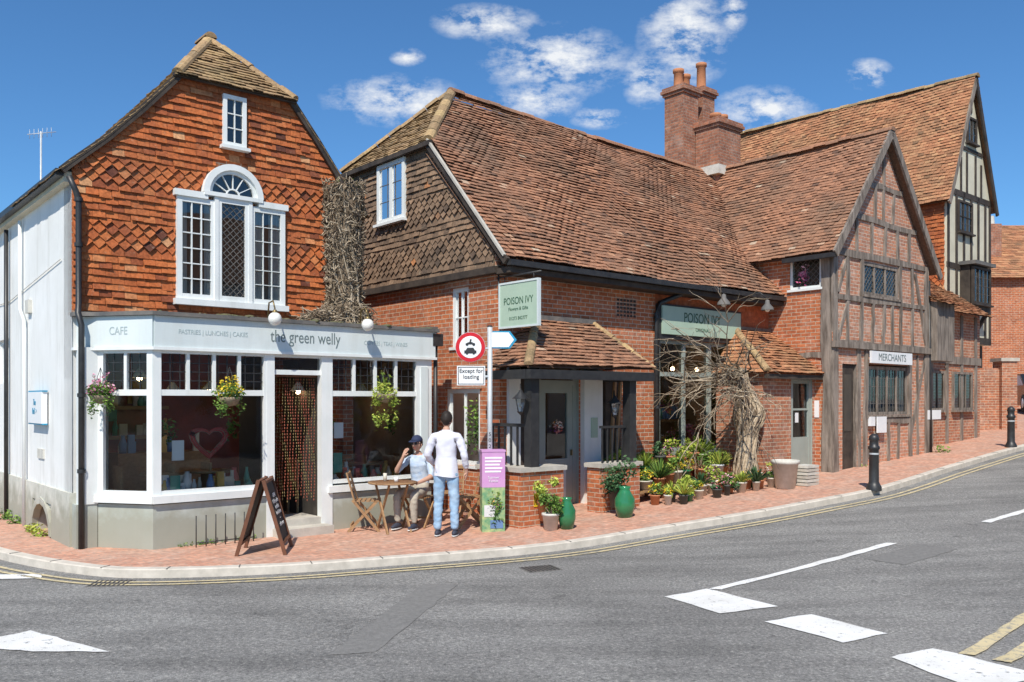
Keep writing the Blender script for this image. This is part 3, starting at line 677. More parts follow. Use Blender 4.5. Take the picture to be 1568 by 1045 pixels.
basket('hanging_flower_basket',FC(1.68,P+.26,2.0),.17,'fl_yel')
basket('hanging_flower_basket',FC(4.15,P+.26,2.05),.18,'yleaf',.25,'yleaf')
basket('hanging_flower_basket',FH(.25,.26,2.02),.15,'fl_pink')
# dead vine on flat roof
e=empty('dead_vine',FC(3.95,.2,3.15)); mb=MB()
mb.lathe(FC(3.98,.22,3.1),[(.46,0),(.34,.15),(.23,.45),(.21,1.2),(.24,1.9),(.26,2.3),(0,2.36)],'twig',14,.15)
for k in range(40):
    a0=R.random()*6.28; pts=[]
    for j in range(12):
        t=j/11; rr=.225+.03*math.sin(t*6+k)+(.25*(1-t*6) if t<.16 else 0); a=a0+.8*math.sin(t*3+k)
        pts.append(FC(3.98+rr*math.cos(a),.22+rr*math.sin(a),3.12+2.25*t))
    mb.tube(pts,R.uniform(.008,.020),'twig',4,R.uniform(.3,1),False)
for k in range(2400):
    z=R.random()**.9*2.35; a=R.random()*6.28
    rr=(.48-.5*z if z<.4 else .25+.05*(z/2.3))*R.uniform(.95,1.06)
    c=FC(3.98+rr*math.cos(a)*(1.15 if z<.35 else 1.05),.22+rr*math.sin(a)*.9,3.12+z)
    d=V((R.gauss(0,1),R.gauss(0,1),R.gauss(0,1.2))).normalized()*R.uniform(.04,.10)
    m_=c+V((R.uniform(-.03,.03),R.uniform(-.03,.03),R.uniform(-.03,.03)))
    mb.tube([c-d,m_,c+d],R.uniform(.004,.010),'twig',3,R.random(),False)
for k in range(380):
    x=R.uniform(-.8,.3); c=FC(3.98+x,.3+R.uniform(-.15,.35),3.15+R.random()*.34*(1-abs(x)*.8))
    d=V((R.gauss(0,1),R.gauss(0,1),R.gauss(0,.5))).normalized()*R.uniform(.08,.2)
    mb.tube([c-d,c+V((0,0,.03)),c+d],R.uniform(.004,.010),'twig',3,R.random(),False)
mb.leaves(FC(3.98,.22,5.4),(.32,.28,.14),70,.05,'leaf',.6)
mb.build('vine_twigs',e)
e=empty('tv_aerial',(-14.1,26,6)); mb=MB(); X,Y=-14.1,26
mb.tube([(X,Y,4),(X,Y,10.0)],.03,'greypole',6); mb.tube([(X-.3,Y-.2,9.85),(X+.35,Y+.2,10.05)],.012,'greypole',5)
for i in range(6):
    p=V((X-.25+.1*i,Y-.16+.055*i,9.87+.03*i)); mb.tube([p+V((0,0,-.14)),p+V((0,0,.14))],.007,'greypole',4)
mb.build('antenna',e)
e=empty('side_street_house',(-16,26,0)); mb=MB(); FK=Fr(tuple(FC(-.2,-12,0))[:2],U,W)
mb.box(FK,-.2,6,-9,0,-.5,4.6,'white'); tiles(mb,[FK(-.5,.2,4.5),FK(-.5,-9.2,4.5),FK(2.8,-9.2,6.7),FK(2.8,.2,6.7)],'rtile',(LW[0],LW[1],1),w=.25,g=.18); mb.face([FK(2.8,.2,6.7),FK(2.8,-9,6.7),FK(6.2,-9,4.4),FK(6.2,.2,4.4)],'rtile')
mb.prism(FK,[(-.2,4.6),(6,4.6),(2.8,6.6)],-.1,0,'white'); mb.build('house_body',e)
# ------------------------------------------------------------ MAIN BUILDING
mainb=empty('flower_shop_building',FM(4,-3,0))
mb=MB()
wallg(mb,FM,0,3.84,-.3,4.3,0,[(.86,1.80,-.3,2.62)],'brick',.15,'greydoor')
wallg(mb,FM,3.84,7.7,-.3,4.3,0,[(3.92,6.35,.95,3.12)],'render',.15,'black')
FG=Fr(M0,Nn,LW)
wallg(mb,FG,0,6.4,-.3,4.15,0,[(.82,1.30,2.87,3.88),(.51,1.46,.86,2.15)],'brick',.12)
mb.build('brick_walls',mainb)
mb=MB()
mb.box(FG,.45,1.52,0,.03,2.15,2.32,'brick2'); mb.box(FG,.76,1.36,0,.03,3.88,4.0,'brick2')
win(mb,FG,.82,1.30,2.87,3.88,-.06,nx=2,nz=2,fw=.07); win(mb,FG,.51,1.46,.86,2.15,-.06,nx=2,nz=1,fw=.07,curt=.1)
mb.leaves(FG(.75,-.02,1.5),(.12,.05,.5),120,.08,'leaf',.2)
mb.box(FG,1.75,2.6,.0,.12,3.05,3.2,'wframe'); mb.box(FG,1.7,2.65,.0,.2,3.2,3.25,'lead')
mb.build('brick_wall_windows',mainb)
mb=MB()
mb.prism(FG,[(-.02,4.1),(6.4,4.1),(6.4,4.3),(4.65,6.55),(1.8,6.55),(-.02,4.4)],0,.09,'brick2')
tiles(mb,[FG(6.4,.1,4.12),FG(0,.1,4.12),FG(0,.1,4.48),FG(1.8,.1,6.5),FG(4.65,.1,6.5),FG(6.4,.1,4.4)],'dtile',(LW[0],LW[1],0),w=.165,g=.1,holes=[(6.4-3.48,6.4-2.54,5.29-4.12,6.41-4.12)],bands=[(.2,.7),(1.0,1.5)],lift=.03)
mb.box(FG,-.05,6.4,.0,.15,4.0,4.11,'dtimber')
mb.build('tile_hung_gable',mainb)
mb=MB(); win(mb,FG,2.54,3.48,5.29,6.41,.13,nx=2,nz=1,fw=.08,bw=.09,curt=0,lead=.3)
mb.build('gable_window',mainb)
mb=MB()
tiles(mb,[FM(-.17,.36,4.2),FM(9.9,.36,4.2),FM(10.2,-3.2,7.92),FM(1.39,-3.2,7.92),FM(-.17,-1.75,6.4)],'rtile',(W[0],W[1],1),w=.165,g=.1,wob=.035,lift=.028,warp=lambda x,y:.15*max(0,1-x/9)*(y/5.1),back=.13)
tiles(mb,[FM(-.2,-4.8,6.5),FM(-.2,-1.7,6.5),FM(1.39,-3.2,8.1)],'ytile',(LW[0],LW[1],1),w=.165,g=.1,lift=.026)
mb.face([FM(-.17,-6.8,4.2),FM(12,-6.8,4.2),FM(12,-3.25,7.85),FM(1.39,-3.25,8.0),FM(-.17,-4.75,6.45)],'rtile')
ridge(mb,FM(1.35,-3.2,8.13),FM(4.5,-3.2,8.0),'rtile',.12); ridge(mb,FM(4.5,-3.2,8.0),FM(10.2,-3.2,7.92),'rtile',.12); ridge(mb,FM(-.2,-1.72,6.56),FM(1.39,-3.2,8.14),'ytile',.1); ridge(mb,FM(-.2,-4.78,6.56),FM(1.39,-3.2,8.14),'ytile',.1)
mb.bar(FM(-.17,.38,4.14),FM(-.17,-1.75,6.44),.06,.12,'dtimber'); mb.bar(FM(-.19,-1.65,6.46),FM(-.19,-4.85,6.46),.08,.08,'dtimber')
mb.bar(FM(-.2,.36,4.23),FM(-.2,-1.75,6.53),.05,.04,'sack')
mb.build('tiled_roof',mainb)
mb=MB()
mb.box(FM,-.15,7.62,.36,.46,4.08,4.17,'black'); mb.box(FM,-.1,7.62,0,.38,3.98,4.07,'dtimber')
mb.tube([FM(4.35,.4,4.1),FM(4.3,.25,3.98),FM(3.85,.1,3.8),FM(3.80,.08,3.6),FM(3.80,.08,.1)],.045,'black',8)
for z in (.9,1.8,2.7,3.5): mb.lathe(FM(3.8,.08,z),[(.06,0),(.06,.06)],'black',8)
mb.build('gutter_and_downpipe',mainb)
mb=MB()
mb.box(FM,2.72,3.30,-.02,.012,3.45,3.85,'brick2')
for i in range(6):
    for j in range(5): mb.box(FM,2.76+i*.09,2.82+i*.09,0,.02,3.49+j*.07,3.53+j*.07,'dtimber')
mb.box(FM,3.86,6.50,0,.09,3.13,3.80,'black'); mb.box(FM,3.92,6.44,.09,.12,3.22,3.76,'green')
a0,a1,z0,z1=3.92,6.35,.95,3.12; b=-.06
for x0,x1 in ((3.92,4.0),(4.70,4.77),(5.50,5.60),(6.27,6.35)): mb.box(FM,x0,x1,b-.06,b+.05,z0,z1,'greydoor')
mb.box(FM,4.0,6.27,b-.05,b+.045,z0,z0+.08,'greydoor'); mb.box(FM,4.0,6.27,b-.05,b+.045,z1-.07,z1,'greydoor'); mb.box(FM,4.0,6.27,b-.05,b+.043,2.42,2.5,'greydoor')
mb.face([FM(4,b,z0),FM(6.3,b,z0),FM(6.3,b,z1),FM(4,b,z1)],'glass')
mb.box(FM,3.86,6.42,-.02,.12,.86,.945,'greydoor')
mb.box(FM,3.80,3.92,.0,.05,.4,3.13,'black'); mb.box(FM,6.36,6.46,0,.05,.4,3.13,'black')
mb.box(FM,.86,.95,-.14,-.06,-.2,2.6,'greydoor'); mb.box(FM,1.71,1.80,-.14,-.06,-.2,2.6,'greydoor'); mb.box(FM,.95,1.71,-.14,-.06,2.22,2.3,'greydoor'); mb.box(FM,.95,1.71,-.14,-.06,2.54,2.62,'greydoor')
mb.box(FM,.95,1.07,-.13,-.07,.1,2.22,'greydoor'); mb.box(FM,1.59,1.71,-.13,-.07,.1,2.22,'greydoor'); mb.box(FM,1.07,1.59,-.13,-.07,.1,.95,'greydoor'); mb.box(FM,1.07,1.59,-.13,-.07,2.08,2.22,'greydoor')
mb.box(FM,1.12,1.54,-.07,-.055,.25,.8,'shop')
mb.face([FM(.95,-.10,.95),FM(1.71,-.10,.95),FM(1.71,-.10,2.54),FM(.95,-.10,2.54)],'wglass')
mb.box(FM,1.66,1.68,-.07,-.03,1.0,1.1,'brass'); mb.box(FM,.8,1.86,-.15,.3,-.2,.12,'sack'); mb.leaves(FM(1.33,-.05,1.5),(.12,.02,.12),60,.07,'fl_mix',.3)
mb.box(FM,1.84,2.30,0,.10,.0,2.5,'wframe'); mb.box(FM,.15,.40,0,.06,.0,2.5,'wframe'); mb.box(FM,.40,.84,0,.03,.0,2.5,'dtimber')
mb.box(FM,2.0,2.16,.10,.115,1.3,1.65,'green')
mb.build('shop_window_and_door',mainb)
mb=MB()
mb.face([FM(.2,-2.5,.1),FM(7.5,-2.5,.1),FM(7.5,-.2,.1),FM(.2,-.2,.1)],'floorin'); mb.face([FM(.2,-2.5,.1),FM(7.5,-2.5,.1),FM(7.5,-2.5,3.9),FM(.2,-2.5,3.9)],'roomwarm')
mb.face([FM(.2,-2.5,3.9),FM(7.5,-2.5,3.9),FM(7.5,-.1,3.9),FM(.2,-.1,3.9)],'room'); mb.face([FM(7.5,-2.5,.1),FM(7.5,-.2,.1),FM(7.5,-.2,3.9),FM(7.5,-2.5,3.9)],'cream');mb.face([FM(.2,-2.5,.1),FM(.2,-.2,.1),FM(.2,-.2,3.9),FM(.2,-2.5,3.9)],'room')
mb.box(FM,4.0,6.3,-.7,-.25,.85,.95,'wood'); mb.box(FM,4,6.3,-1.4,-1.1,1.5,1.55,'wood')
for i in range(60):
    s=R.uniform(4.1,6.2); bb,z=R.choice([(-.35,.95),(-.5,.95),(-1.25,1.55)]); c=FM(s,bb,z); hh=R.uniform(.1,.35); r=R.uniform(.04,.1)
    mb.lathe(c,[(0,0),(r,0),(r*1.2,hh*.5),(r*.5,hh*.9),(r*.6,hh),(0,hh)],'item%d'%R.randrange(6),10)
    if R.random()<.5: mb.leaves(c+V((0,0,hh+.1)),.12,40,.07,R.choice(['leaf','fl_mix','fl_pink']),.2)
mb.leaves(FM(6.0,-.3,1.9),(.25,.12,.6),300,.09,'leaf',.2)
for s in (4.3,5.1,5.9): c=FM(s,-.6,2.6); mb.ball(c,.04,'bulb',8); mb.tube([c,c+V((0,0,1))],.006,'black',4)
mb.build('shop_interior',mainb)
text('POISON IVY',FM(5.15,.123,3.56),U,W,.27,'textd',mainb,'shop_name',sx=.82); text('ORIGINAL',FM(5.15,.123,3.34),U,W,.10,'textd',mainb)
mb=MB()
for s in (5.07,6.55):
    mb.tube([FM(s-.15,.05,4.0),FM(s-.12,.3,4.14),FM(s-.05,.55,4.16),FM(s,.68,4.02)],.014,'black',6)
    mb.lathe(FM(s,.68,3.8),[(.13,0),(.12,.05),(.05,.13),(.04,.2),(0,.22)],'lead',14); mb.ball(FM(s,.68,3.82),.06,'globe',8)
mb.build('wall_lamps',mainb)
porch=MB(); pe=empty('porch',FM(1,.6,0))
tiles(porch,[FM(-.42,1.17,2.47),FM(2.45,1.17,2.50),FM(2.10,.02,3.32),FM(.75,.02,3.32)],'rtile',(W[0],W[1],1),g=.1,lift=.03,wob=.01)
tiles(porch,[FM(-.42,.02,2.47),FM(-.42,1.17,2.47),FM(.75,.02,3.32)],'rtile',(LW[0],LW[1],1),g=.1,lift=.03)
tiles(porch,[FM(2.45,1.17,2.5),FM(2.45,.02,2.5),FM(2.10,.02,3.32)],'rtile',(U[0],U[1],1),g=.1,lift=.03)
ridge(porch,FM(-.42,1.17,2.5),FM(.76,.04,3.35),'ytile',.07,.22); ridge(porch,FM(2.46,1.17,2.5),FM(2.12,.04,3.34),'ytile',.06,.22); porch.bar(FM(.7,.03,3.34),FM(2.15,.03,3.34),.1,.08,'lead')
porch.box(FM,-.40,2.42,1.10,1.20,2.28,2.42,'black'); porch.box(FM,-.42,-.34,.0,1.10,2.28,2.42,'black'); porch.box(FM,2.32,2.42,.0,1.10,2.28,2.42,'black')
porch.face([FM(-.35,0.02,2.42),FM(2.35,.02,2.42),FM(2.35,1.1,2.42),FM(-.35,1.1,2.42)],'dtimber')
porch.box(FM,-.28,-.12,.92,1.08,.9,2.28,'black'); porch.box(FM,1.92,2.08,.92,1.08,.9,2.28,'black')
porch.box(FM,-.46,.42,.72,1.05,-.2,.88,'brick'); porch.box(FM,-.46,-.13,.0,.715,-.2,.88,'brick'); porch.box(FM,-.50,.46,.68,1.09,.88,.95,'sack'); porch.box(FM,-.50,-.10,.0,.678,.88,.95,'sack')
porch.box(FM,1.28,2.2,.72,1.05,-.2,.86,'brick'); porch.box(FM,1.9,2.2,.1,.715,-.2,.86,'brick'); porch.box(FM,1.24,2.24,.68,1.09,.86,.93,'sack')
for x in (1.35,1.47,1.59,1.71,1.83): porch.box(FM,x-.012,x+.012,.98,1.0,.93,1.5,'black')
porch.box(FM,1.3,1.92,.97,1.01,1.5,1.54,'black')
for b_ in (.1,.25,.4,.55,.7): porch.box(FM,-.25,-.22,b_,b_+.025,.95,1.55,'black')
porch.box(FM,-.26,-.21,.05,.92,1.55,1.6,'black')
porch.box(FM,2.35,2.75,.05,.12,.9,2.3,'dtimber')
for x in (2.45,2.6): porch.beam(FM,(x,.9),(x+.12,2.3),.05,.12,.17,'wood')
porch.box(FM,-.2,-.02,1.05,1.06,.35,.55,'yelbox')
for x in (-.2,-.155,-.09): porch.box(FM,x,x+.012,1.06,1.065,.38,.52,'black')
porch.build('porch_structure',pe)
def lantern(name,c):
    e=empty(name,c); mb=MB(); c=V(c)
    mb.tube([c+V((.0,.2,.3)),c+V((0,.1,.42)),c+V((0,0,.3))],.01,'black',5)
    for k in range(4):
        a=math.pi/4+k*math.pi/2; p=V((math.cos(a),math.sin(a),0)); mb.tube([c+p*.05,c+p*.10+V((0,0,.2))],.008,'black',4)
        q=V((math.cos(a+math.pi/2),math.sin(a+math.pi/2),0)); mb.face([c+p*.048,c+q*.048,c+q*.096+V((0,0,.2)),c+p*.096+V((0,0,.2))],'wglass')
    mb.lathe(c,[(0,-.05),(.05,0),(.055,.01)],'black',4); mb.lathe(c,[(.13,.2),(.05,.28),(.02,.33),(0,.34)],'black',8); mb.ball(c+V((0,0,.1)),.025,'globe',6)
    mb.build('lantern_body',e)
lantern('wall_lantern',FM(-.42,1.0,1.78)); lantern('wall_lantern',FM(1.75,.9,1.7))
e=empty('hanging_shop_sign',FM(0,.5,3.5)); mb=MB()
FS=Fr(tuple(FM(-.02,0,0))[:2],W,LW)
mb.box(FS,.06,.95,-.02,.02,3.13,3.80,'green'); mb.box(FS,.03,.06,-.03,.03,3.10,3.83,'shop'); mb.box(FS,.95,.98,-.03,.03,3.10,3.83,'shop'); mb.box(FS,.06,.95,-.03,.03,3.80,3.83,'shop'); mb.box(FS,.06,.95,-.03,.03,3.10,3.13,'shop')
mb.tube([FS(-.05,0,3.93),FS(1.02,0,3.93)],.014,'black',6); mb.tube([FS(0,0,3.6),FS(.0,0,4.0)],.014,'black',6)
for x in (.15,.85): mb.tube([FS(x,0,3.93),FS(x,0,3.82)],.008,'black',5)
mb.build('sign_board',e)
text('POISON IVY',FS(.505,.022,3.52),W,LW,.16,'textd',e,sx=.82); text('Flowers & Gifts\n\n01273 842777',FS(.505,.022,3.32),W,LW,.075,'textd',e)
# woven vine tree
e=empty('twisted_vine_tree',FM(5.7,.7,.3)); mb=MB()
base=FM(5.38,1.0,.12)
def axis(t):
    lean=-.34*max(0,t-.45)*1.2-.04*math.sin(t*6)+.10*math.exp(-((t-.66)/.12)**2)
    return base+V((U[0]*lean,U[1]*lean,2.45*t))
def arad(t): return .20*(1.0-.55*t+.75*math.exp(-((t-.64)/.13)**2)+.6*(1-t)**5)
vs=[];nr=14
for j in range(20):
    t=j/19
    for k in range(nr):
        a=2*math.pi*k/nr; rr=arad(t)*.86*(1+.10*math.sin(3*a+t*9)); p=axis(t); vs.append(p+V((rr*math.cos(a),rr*math.sin(a),0)))
mb.faces(vs,[(j*nr+k,j*nr+(k+1)%nr,(j+1)*nr+(k+1)%nr,(j+1)*nr+k) for j in range(19) for k in range(nr)],'twig',.12,True)
for k in range(85):
    ph=R.random()*6.28; pts=[];n=20; f=R.uniform(.86,1.10); tw=R.uniform(1.5,4.2)*R.choice([1,1,-1]); r0=R.uniform(.012,.028); t0=R.choice([0,0,0,.3]); t1=R.choice([1,1,.8])
    for j in range(n+1):
        t=t0+(t1-t0)*j/n; a=ph+t*tw; rr=arad(t)*f+R.uniform(-.008,.008)
        pts.append(axis(t)+V((rr*math.cos(a),rr*math.sin(a),0)))
    mb.tube(pts,[r0*(1-.35*j/n) for j in range(n+1)],'bark',5,R.random(),False)
def branch(p,d,L,r,dep,m='twig'):
    pts=[p];q=V(p);dd=V(d)
    for j in range(5):
        dd=(dd+V((R.gauss(0,.25),R.gauss(0,.15),R.gauss(0,.2)-.03))).normalized(); q=q+dd*L/5; pts.append(V(q))
    mb.tube(pts,[r*(1-.14*j) for j in range(6)],m,4,R.random(),False)
    if dep:
        for c in range(4): branch(pts[R.randrange(1,6)],dd+V((R.gauss(0,.6),R.gauss(0,.3),R.gauss(0,.5))),L*.5,r*.55,dep-1)
for k in range(26):
    sgn=R.choice([-1,-1,-1,-1,.3]); d=V((U[0]*sgn,U[1]*sgn,R.uniform(-.15,.45)))+V((W[0],W[1],0))*R.uniform(-.3,.3)
    branch(axis(R.uniform(.82,1.0)),d,R.uniform(.9,1.9) if sgn<0 else .5,R.uniform(.014,.028),2)
mb.build('vine_trunk_and_branches',e)
e=empty('side_entrance_lean_to',FM(6.7,.6,0)); mb=MB()
wallg(mb,FM,5.75,7.65,-.2,2.5,1.1,[(6.75,7.55,-.2,2.42)],'brick2',.12,'greydoor')
FJ=Fr(tuple(FM(5.75,0,0))[:2],W,LW); wallg(mb,FJ,0,1.1,-.2,2.5,0,[],'brick2')
mb.box(FM,6.75,6.85,1.0,1.08,.3,2.42,'greydoor'); mb.box(FM,7.45,7.55,1.0,1.08,.3,2.42,'greydoor'); mb.box(FM,6.85,7.45,1.0,1.07,.3,1.2,'greydoor'); mb.box(FM,6.85,7.45,1.0,1.07,2.3,2.42,'greydoor'); mb.box(FM,6.85,7.45,1.0,1.06,1.75,1.79,'greydoor')
mb.face([FM(6.85,1.03,1.2),FM(7.45,1.03,1.2),FM(7.45,1.03,2.3),FM(6.85,1.03,2.3)],'wglass'); mb.face([FM(6.8,.995,.3),FM(7.5,.995,.3),FM(7.5,.995,2.4),FM(6.8,.995,2.4)],'room')
mb.box(FM,7.0,7.12,1.035,1.04,1.5,1.7,'signwhite')
tiles(mb,[FM(5.6,1.32,2.5),FM(7.64,1.32,2.5),FM(7.64,.02,3.45),FM(6.35,.02,3.45)],'otile',(W[0],W[1],1),lift=.03)
tiles(mb,[FM(5.6,.02,2.5),FM(5.6,1.32,2.5),FM(6.35,.02,3.45)],'otile',(LW[0],LW[1],1),lift=.03)
ridge(mb,FM(5.6,1.32,2.54),FM(6.36,.04,3.48),'ytile',.07,.22); mb.box(FM,5.62,7.64,1.22,1.30,2.38,2.47,'dtimber'); mb.bar(FM(6.3,.04,3.47),FM(7.6,.04,3.47),.1,.06,'lead')
mb.build('lean_to',e)

# ------------------------------------------------------------ WING (timber framed)
wing=empty('timber_framed_building',FM(9.8,.5,0)); mb=MB(); P2=1.5
FWL=Fr(tuple(FM(7.65,0,0))[:2],W,LW)
wallg(mb,FM,7.65,11.97,-.1,5.1,P2,[(8.86,10.5,4.23,4.94),(9.06,10.97,1.63,2.74),(8.04,8.64,.3,2.72)],'brickp',.10,'timber')
mb.prism(FM,[(7.65,5.1),(11.97,5.1),(9.8,7.75)],P2-.1,P2,'brickp')
wallg(mb,FWL,-3,P2,-.1,5.2,0,[(.52,1.25,4.31,5.0)],'brick',.1,'timber')
FWR=Fr(tuple(FM(11.97,0,0))[:2],W,U); wallg(mb,FWR,-5,P2,-.1,5.2,0,[],'brickp')
mb.build('brick_infill',wing)
mb=MB(); b0,b1=P2-.02,P2+.03
def T(p0,p1,w=.12):
    k=R.uniform(0,.012); mb.beam(FM,(p0[0]+R.uniform(-.03,.03),p0[1]),(p1[0]+R.uniform(-.03,.03),p1[1]),w*R.uniform(.7,1.0),b0,b1+k,'timber')
T((7.72,.4),(7.72,5.1),.2); T((11.9,.6),(11.9,5.05),.18)
for x in (8.70,8.98,11.05): T((x,.5),(x,3.05),.15)
T((10.0,.55),(10.0,1.5),.1);T((11.45,.6),(11.45,3.0),.11);T((9.5,.5),(9.5,1.5),.1);T((10.5,.5),(10.5,1.5),.1)
T((7.65,3.12),(12.0,3.12),.2); T((7.65,4.10),(11.97,4.14),.12); T((7.65,5.05),(11.97,5.05),.18); T((8.25,5.87),(11.35,5.85),.13); T((8.95,6.65),(10.65,6.65),.11)
for x in (8.25,8.78,10.58,11.2): T((x,3.2),(x+R.uniform(-.05,.05),5.0),.12)
for x in (9.3,9.8,10.2): T((x,3.2),(x,4.08),.11)
for x in (8.6,9.25,9.85,10.45,11.0): T((x,5.1),(x,min(5.8,5.1+1.2*min(x-7.65,11.97-x))),.11)
for x in (9.4,9.8,10.25): T((x,5.9),(x,6.6),.1)
T((9.8,6.7),(9.8,7.4),.1)
T((7.8,3.2),(8.3,4.1),.12); T((11.85,3.2),(11.3,4.9),.12); T((11.1,1.2),(11.85,3.0),.12); T((7.8,4.2),(8.2,5.0),.1); T((9.0,1.5),(11.1,1.5),.13); T((8.98,.7),(9.6,1.4),.1)
mb.box(FM,7.6,12,P2,P2+.09,3.05,3.18,'timber')
FWLt=FWL
mb.beam(FWLt,(1.38,.3),(1.38,5.1),.20,-.02,.04,'timber'); mb.beam(FWLt,(.35,2.9),(1.5,2.9),.12,-.02,.03,'timber'); mb.beam(FWLt,(0,5.05),(1.5,5.05),.14,-.02,.05,'timber')
mb.build('timber_frame',wing)
mb=MB()
win(mb,FM,8.86,10.5,4.23,4.94,P2-.03,'timber',nx=3,nz=1,fw=.07,bw=.06,curt=.12); diamonds(mb,FM,8.93,10.43,4.30,4.87,P2-.03,.13)
win(mb,FM,9.06,10.97,1.63,2.70,P2-.03,'timber',nx=4,nz=1,fw=.07,bw=.06,lead=.16,curt=.14)
win(mb,FWLt,.52,1.25,4.31,5.0,-.04,'wframe',nx=1,nz=1,fw=.05,back='room',sill=True,gl='glass'); diamonds(mb,FWLt,.57,1.20,4.36,4.95,-.04,.12)
mb.leaves(FWLt(.9,-.065,4.6),(.26,.012,.2),150,.08,'fl_pink',.1)
mb.box(FM,8.1,8.58,P2-.09,P2-.05,.3,2.7,'dtimber'); mb.box(FM,8.2,8.48,P2-.05,P2-.04,1.3,2.5,'room')
mb.box(FM,9.0,10.9,P2+.10,P2+.14,2.76,3.02,'signwhite')
mb.box(FWLt,1.0,1.2,.0,.02,1.6,1.95,'signwhite'); mb.box(FM,11.9,12.6,P2+.0,P2+.05,1.5,1.72,'signwhite')
mb.box(FM,9.3,9.7,P2+.1,P2+.13,1.25,1.6,'signwhite'); mb.box(FM,9.05,9.25,P2+.04,P2+.1,1.4,1.6,'signwhite')
mb.build('windows_and_doors',wing)
text('MERCHANTS',FM(9.95,P2+.143,2.89),U,W,.22,'textg',wing,'shop_name')
mb=MB()
zr=7.9
tiles(mb,[FM(7.42,1.72,4.98),FM(7.42,-3.5,4.98),FM(9.8,-3.5,zr),FM(9.8,1.72,zr)],'rtile',(LW[0],LW[1],1),w=.165,g=.1,wob=.025,lift=.026)
tiles(mb,[FM(12.2,1.72,4.95),FM(12.2,-4.5,4.95),FM(9.8,-4.5,zr),FM(9.8,1.72,zr)],'rtile',(U[0],U[1],1),w=.165,g=.1,lift=.026)
ridge(mb,FM(9.8,1.74,zr+.03),FM(9.8,-3.6,zr+.03),'rtile',.11)
mb.bar(FM(7.40,1.70,4.92),FM(9.8,1.70,zr-.05),.05,.17,'timber'); mb.bar(FM(12.24,1.70,4.86),FM(9.8,1.70,zr-.05),.05,.17,'timber')
mb.box(FM,7.36,7.46,.5,1.7,4.86,4.95,'black')
mb.tube([FM(12.05,1.5,4.8),FM(12.05,1.55,.6)],.04,'black',6)
mb.build('tiled_roof',wing)
ch=empty('brick_chimney',FM(9.6,-3.2,8)); mb=MB()
def stack(s,p,a,b,z0,z1,pots):
    mb.box(FM,s-a/2,s+a/2,p-b/2,p+b/2,z0,z1,'chim')
    for i,e_ in enumerate((.04,.08,.05)): mb.box(FM,s-a/2-e_,s+a/2+e_,p-b/2-e_,p+b/2+e_,z1+.075*i,z1+.075*(i+1)-.002,'chim')
    for k in pots:
        c=FM(s+k[0],p+k[1],z1+.2); mb.lathe(c,[(.15,0),(.13,.05),(.12,k[2]-.1),(.15,k[2]-.08),(.15,k[2]),(.11,k[2]),(.11,.1)],'terra',14)
stack(9.35,-3.75,.62,.62,6.5,9.95,[(-.12,0,.5),(.16,0,.42)])
stack(10.2,-3.75,.5,.5,6.5,10.1,[(0,0,.75)])
stack(10.0,-3.05,.95,.72,6.8,9.0,[(-.25,.1,.2),(.25,-.05,.3)])
mb.box(FM,9.4,10.6,-3.5,-2.6,7.75,7.98,'wpot')
mb.build('chimney_stack',ch)
an=empty('small_brick_annex',FM(14,0,0)); mb=MB()
mb.box(FM,12.0,16.3,-4,1.0,0,4.3,'brick2')
for x in (12.4,13.3,14.2,15.1,16.0): mb.box(FM,x-.07,x+.07,1.0,1.03,.5,4.2,'timber')
mb.box(FM,12,16.3,1.0,1.04,2.9,3.1,'timber'); win(mb,FM,12.8,14.0,1.7,2.7,1.03,'timber',nx=3,fw=.06); win(mb,FM,14.5,15.7,1.7,2.7,1.03,'timber',nx=3,fw=.06)
tiles(mb,[FM(12.0,1.35,4.2),FM(16.3,1.35,4.2),FM(16.3,-.6,5.6),FM(12.0,-.6,5.6)],'otile',(W[0],W[1],1),lift=.03)
mb.box(FM,12.05,13.0,1.0,1.7,2.9,4.3,'timber'); tiles(mb,[FM(11.95,1.85,4.25),FM(13.15,1.85,4.25),FM(13.15,1.0,4.7),FM(11.95,1.0,4.7)],'otile',(W[0],W[1],1),lift=.03)
mb.build('annex_walls',an)
# ------------------------------------------------------------ TALL HOUSE
tall=empty('tall_timber_framed_house',FM(18,-4,0)); mb=MB()
sl,sr,sm_=16.0,19.0,17.6; b=.25
mb.box(FM,sl+.15,sr-.1,-9,-.0,.2,3.6,'brick2')
mb.prism(FM,[(sl,3.6),(sr,3.6),(sr,7.9),(sm_,11.15),(sl,7.9)],-.2,b,'cream')
mb.box(FM,sl,sr,-9,-.2,3.6,7.9,'brick')
FTL=Fr(tuple(FM(sl,0,0))[:2],W,LW)
tiles(mb,[FTL(-9,.01,4.2),FTL(.2,.01,4.2),FTL(.2,.01,7.8),FTL(-9,.01,7.8)],'wtile',(LW[0],LW[1],0),lift=.03,w=.17,g=.11,bands=[(1,1.5)])
def TT(p0,p1,w=.12): mb.beam(FM,p0,p1,w,b-.02,b+.03,'dtimber')
for x in (sl+.07,16.6,17.1,17.6,18.1,18.6,sr-.07): TT((x,3.6),(x,7.9),.11)
TT((sl,3.7),(sr,3.7),.2); TT((sl,5.75),(sr,5.75),.16); TT((sl,7.85),(sr,7.85),.16); TT((16.8,9.2),(18.4,9.2),.1)
for x in (16.9,17.3,17.9,18.3): TT((x,7.9),(x,9.1 if 17<x<18.2 else 8.9),.09)
TT((17.6,10.3),(17.6,11.0),.09)
for x in (16.6,17.3,18.1,18.9): mb.beam(FM,(x,.9),(x,3.6),.14,-.02,.04,'dtimber')
win(mb,FM,16.65,17.6,6.75,7.65,b+.04,'dtimber',nx=3,nz=2,fw=.06,lead=.2)
win(mb,FM,17.25,17.9,9.4,10.15,b+.04,'dtimber',nx=2,nz=1,fw=.06,lead=.2)
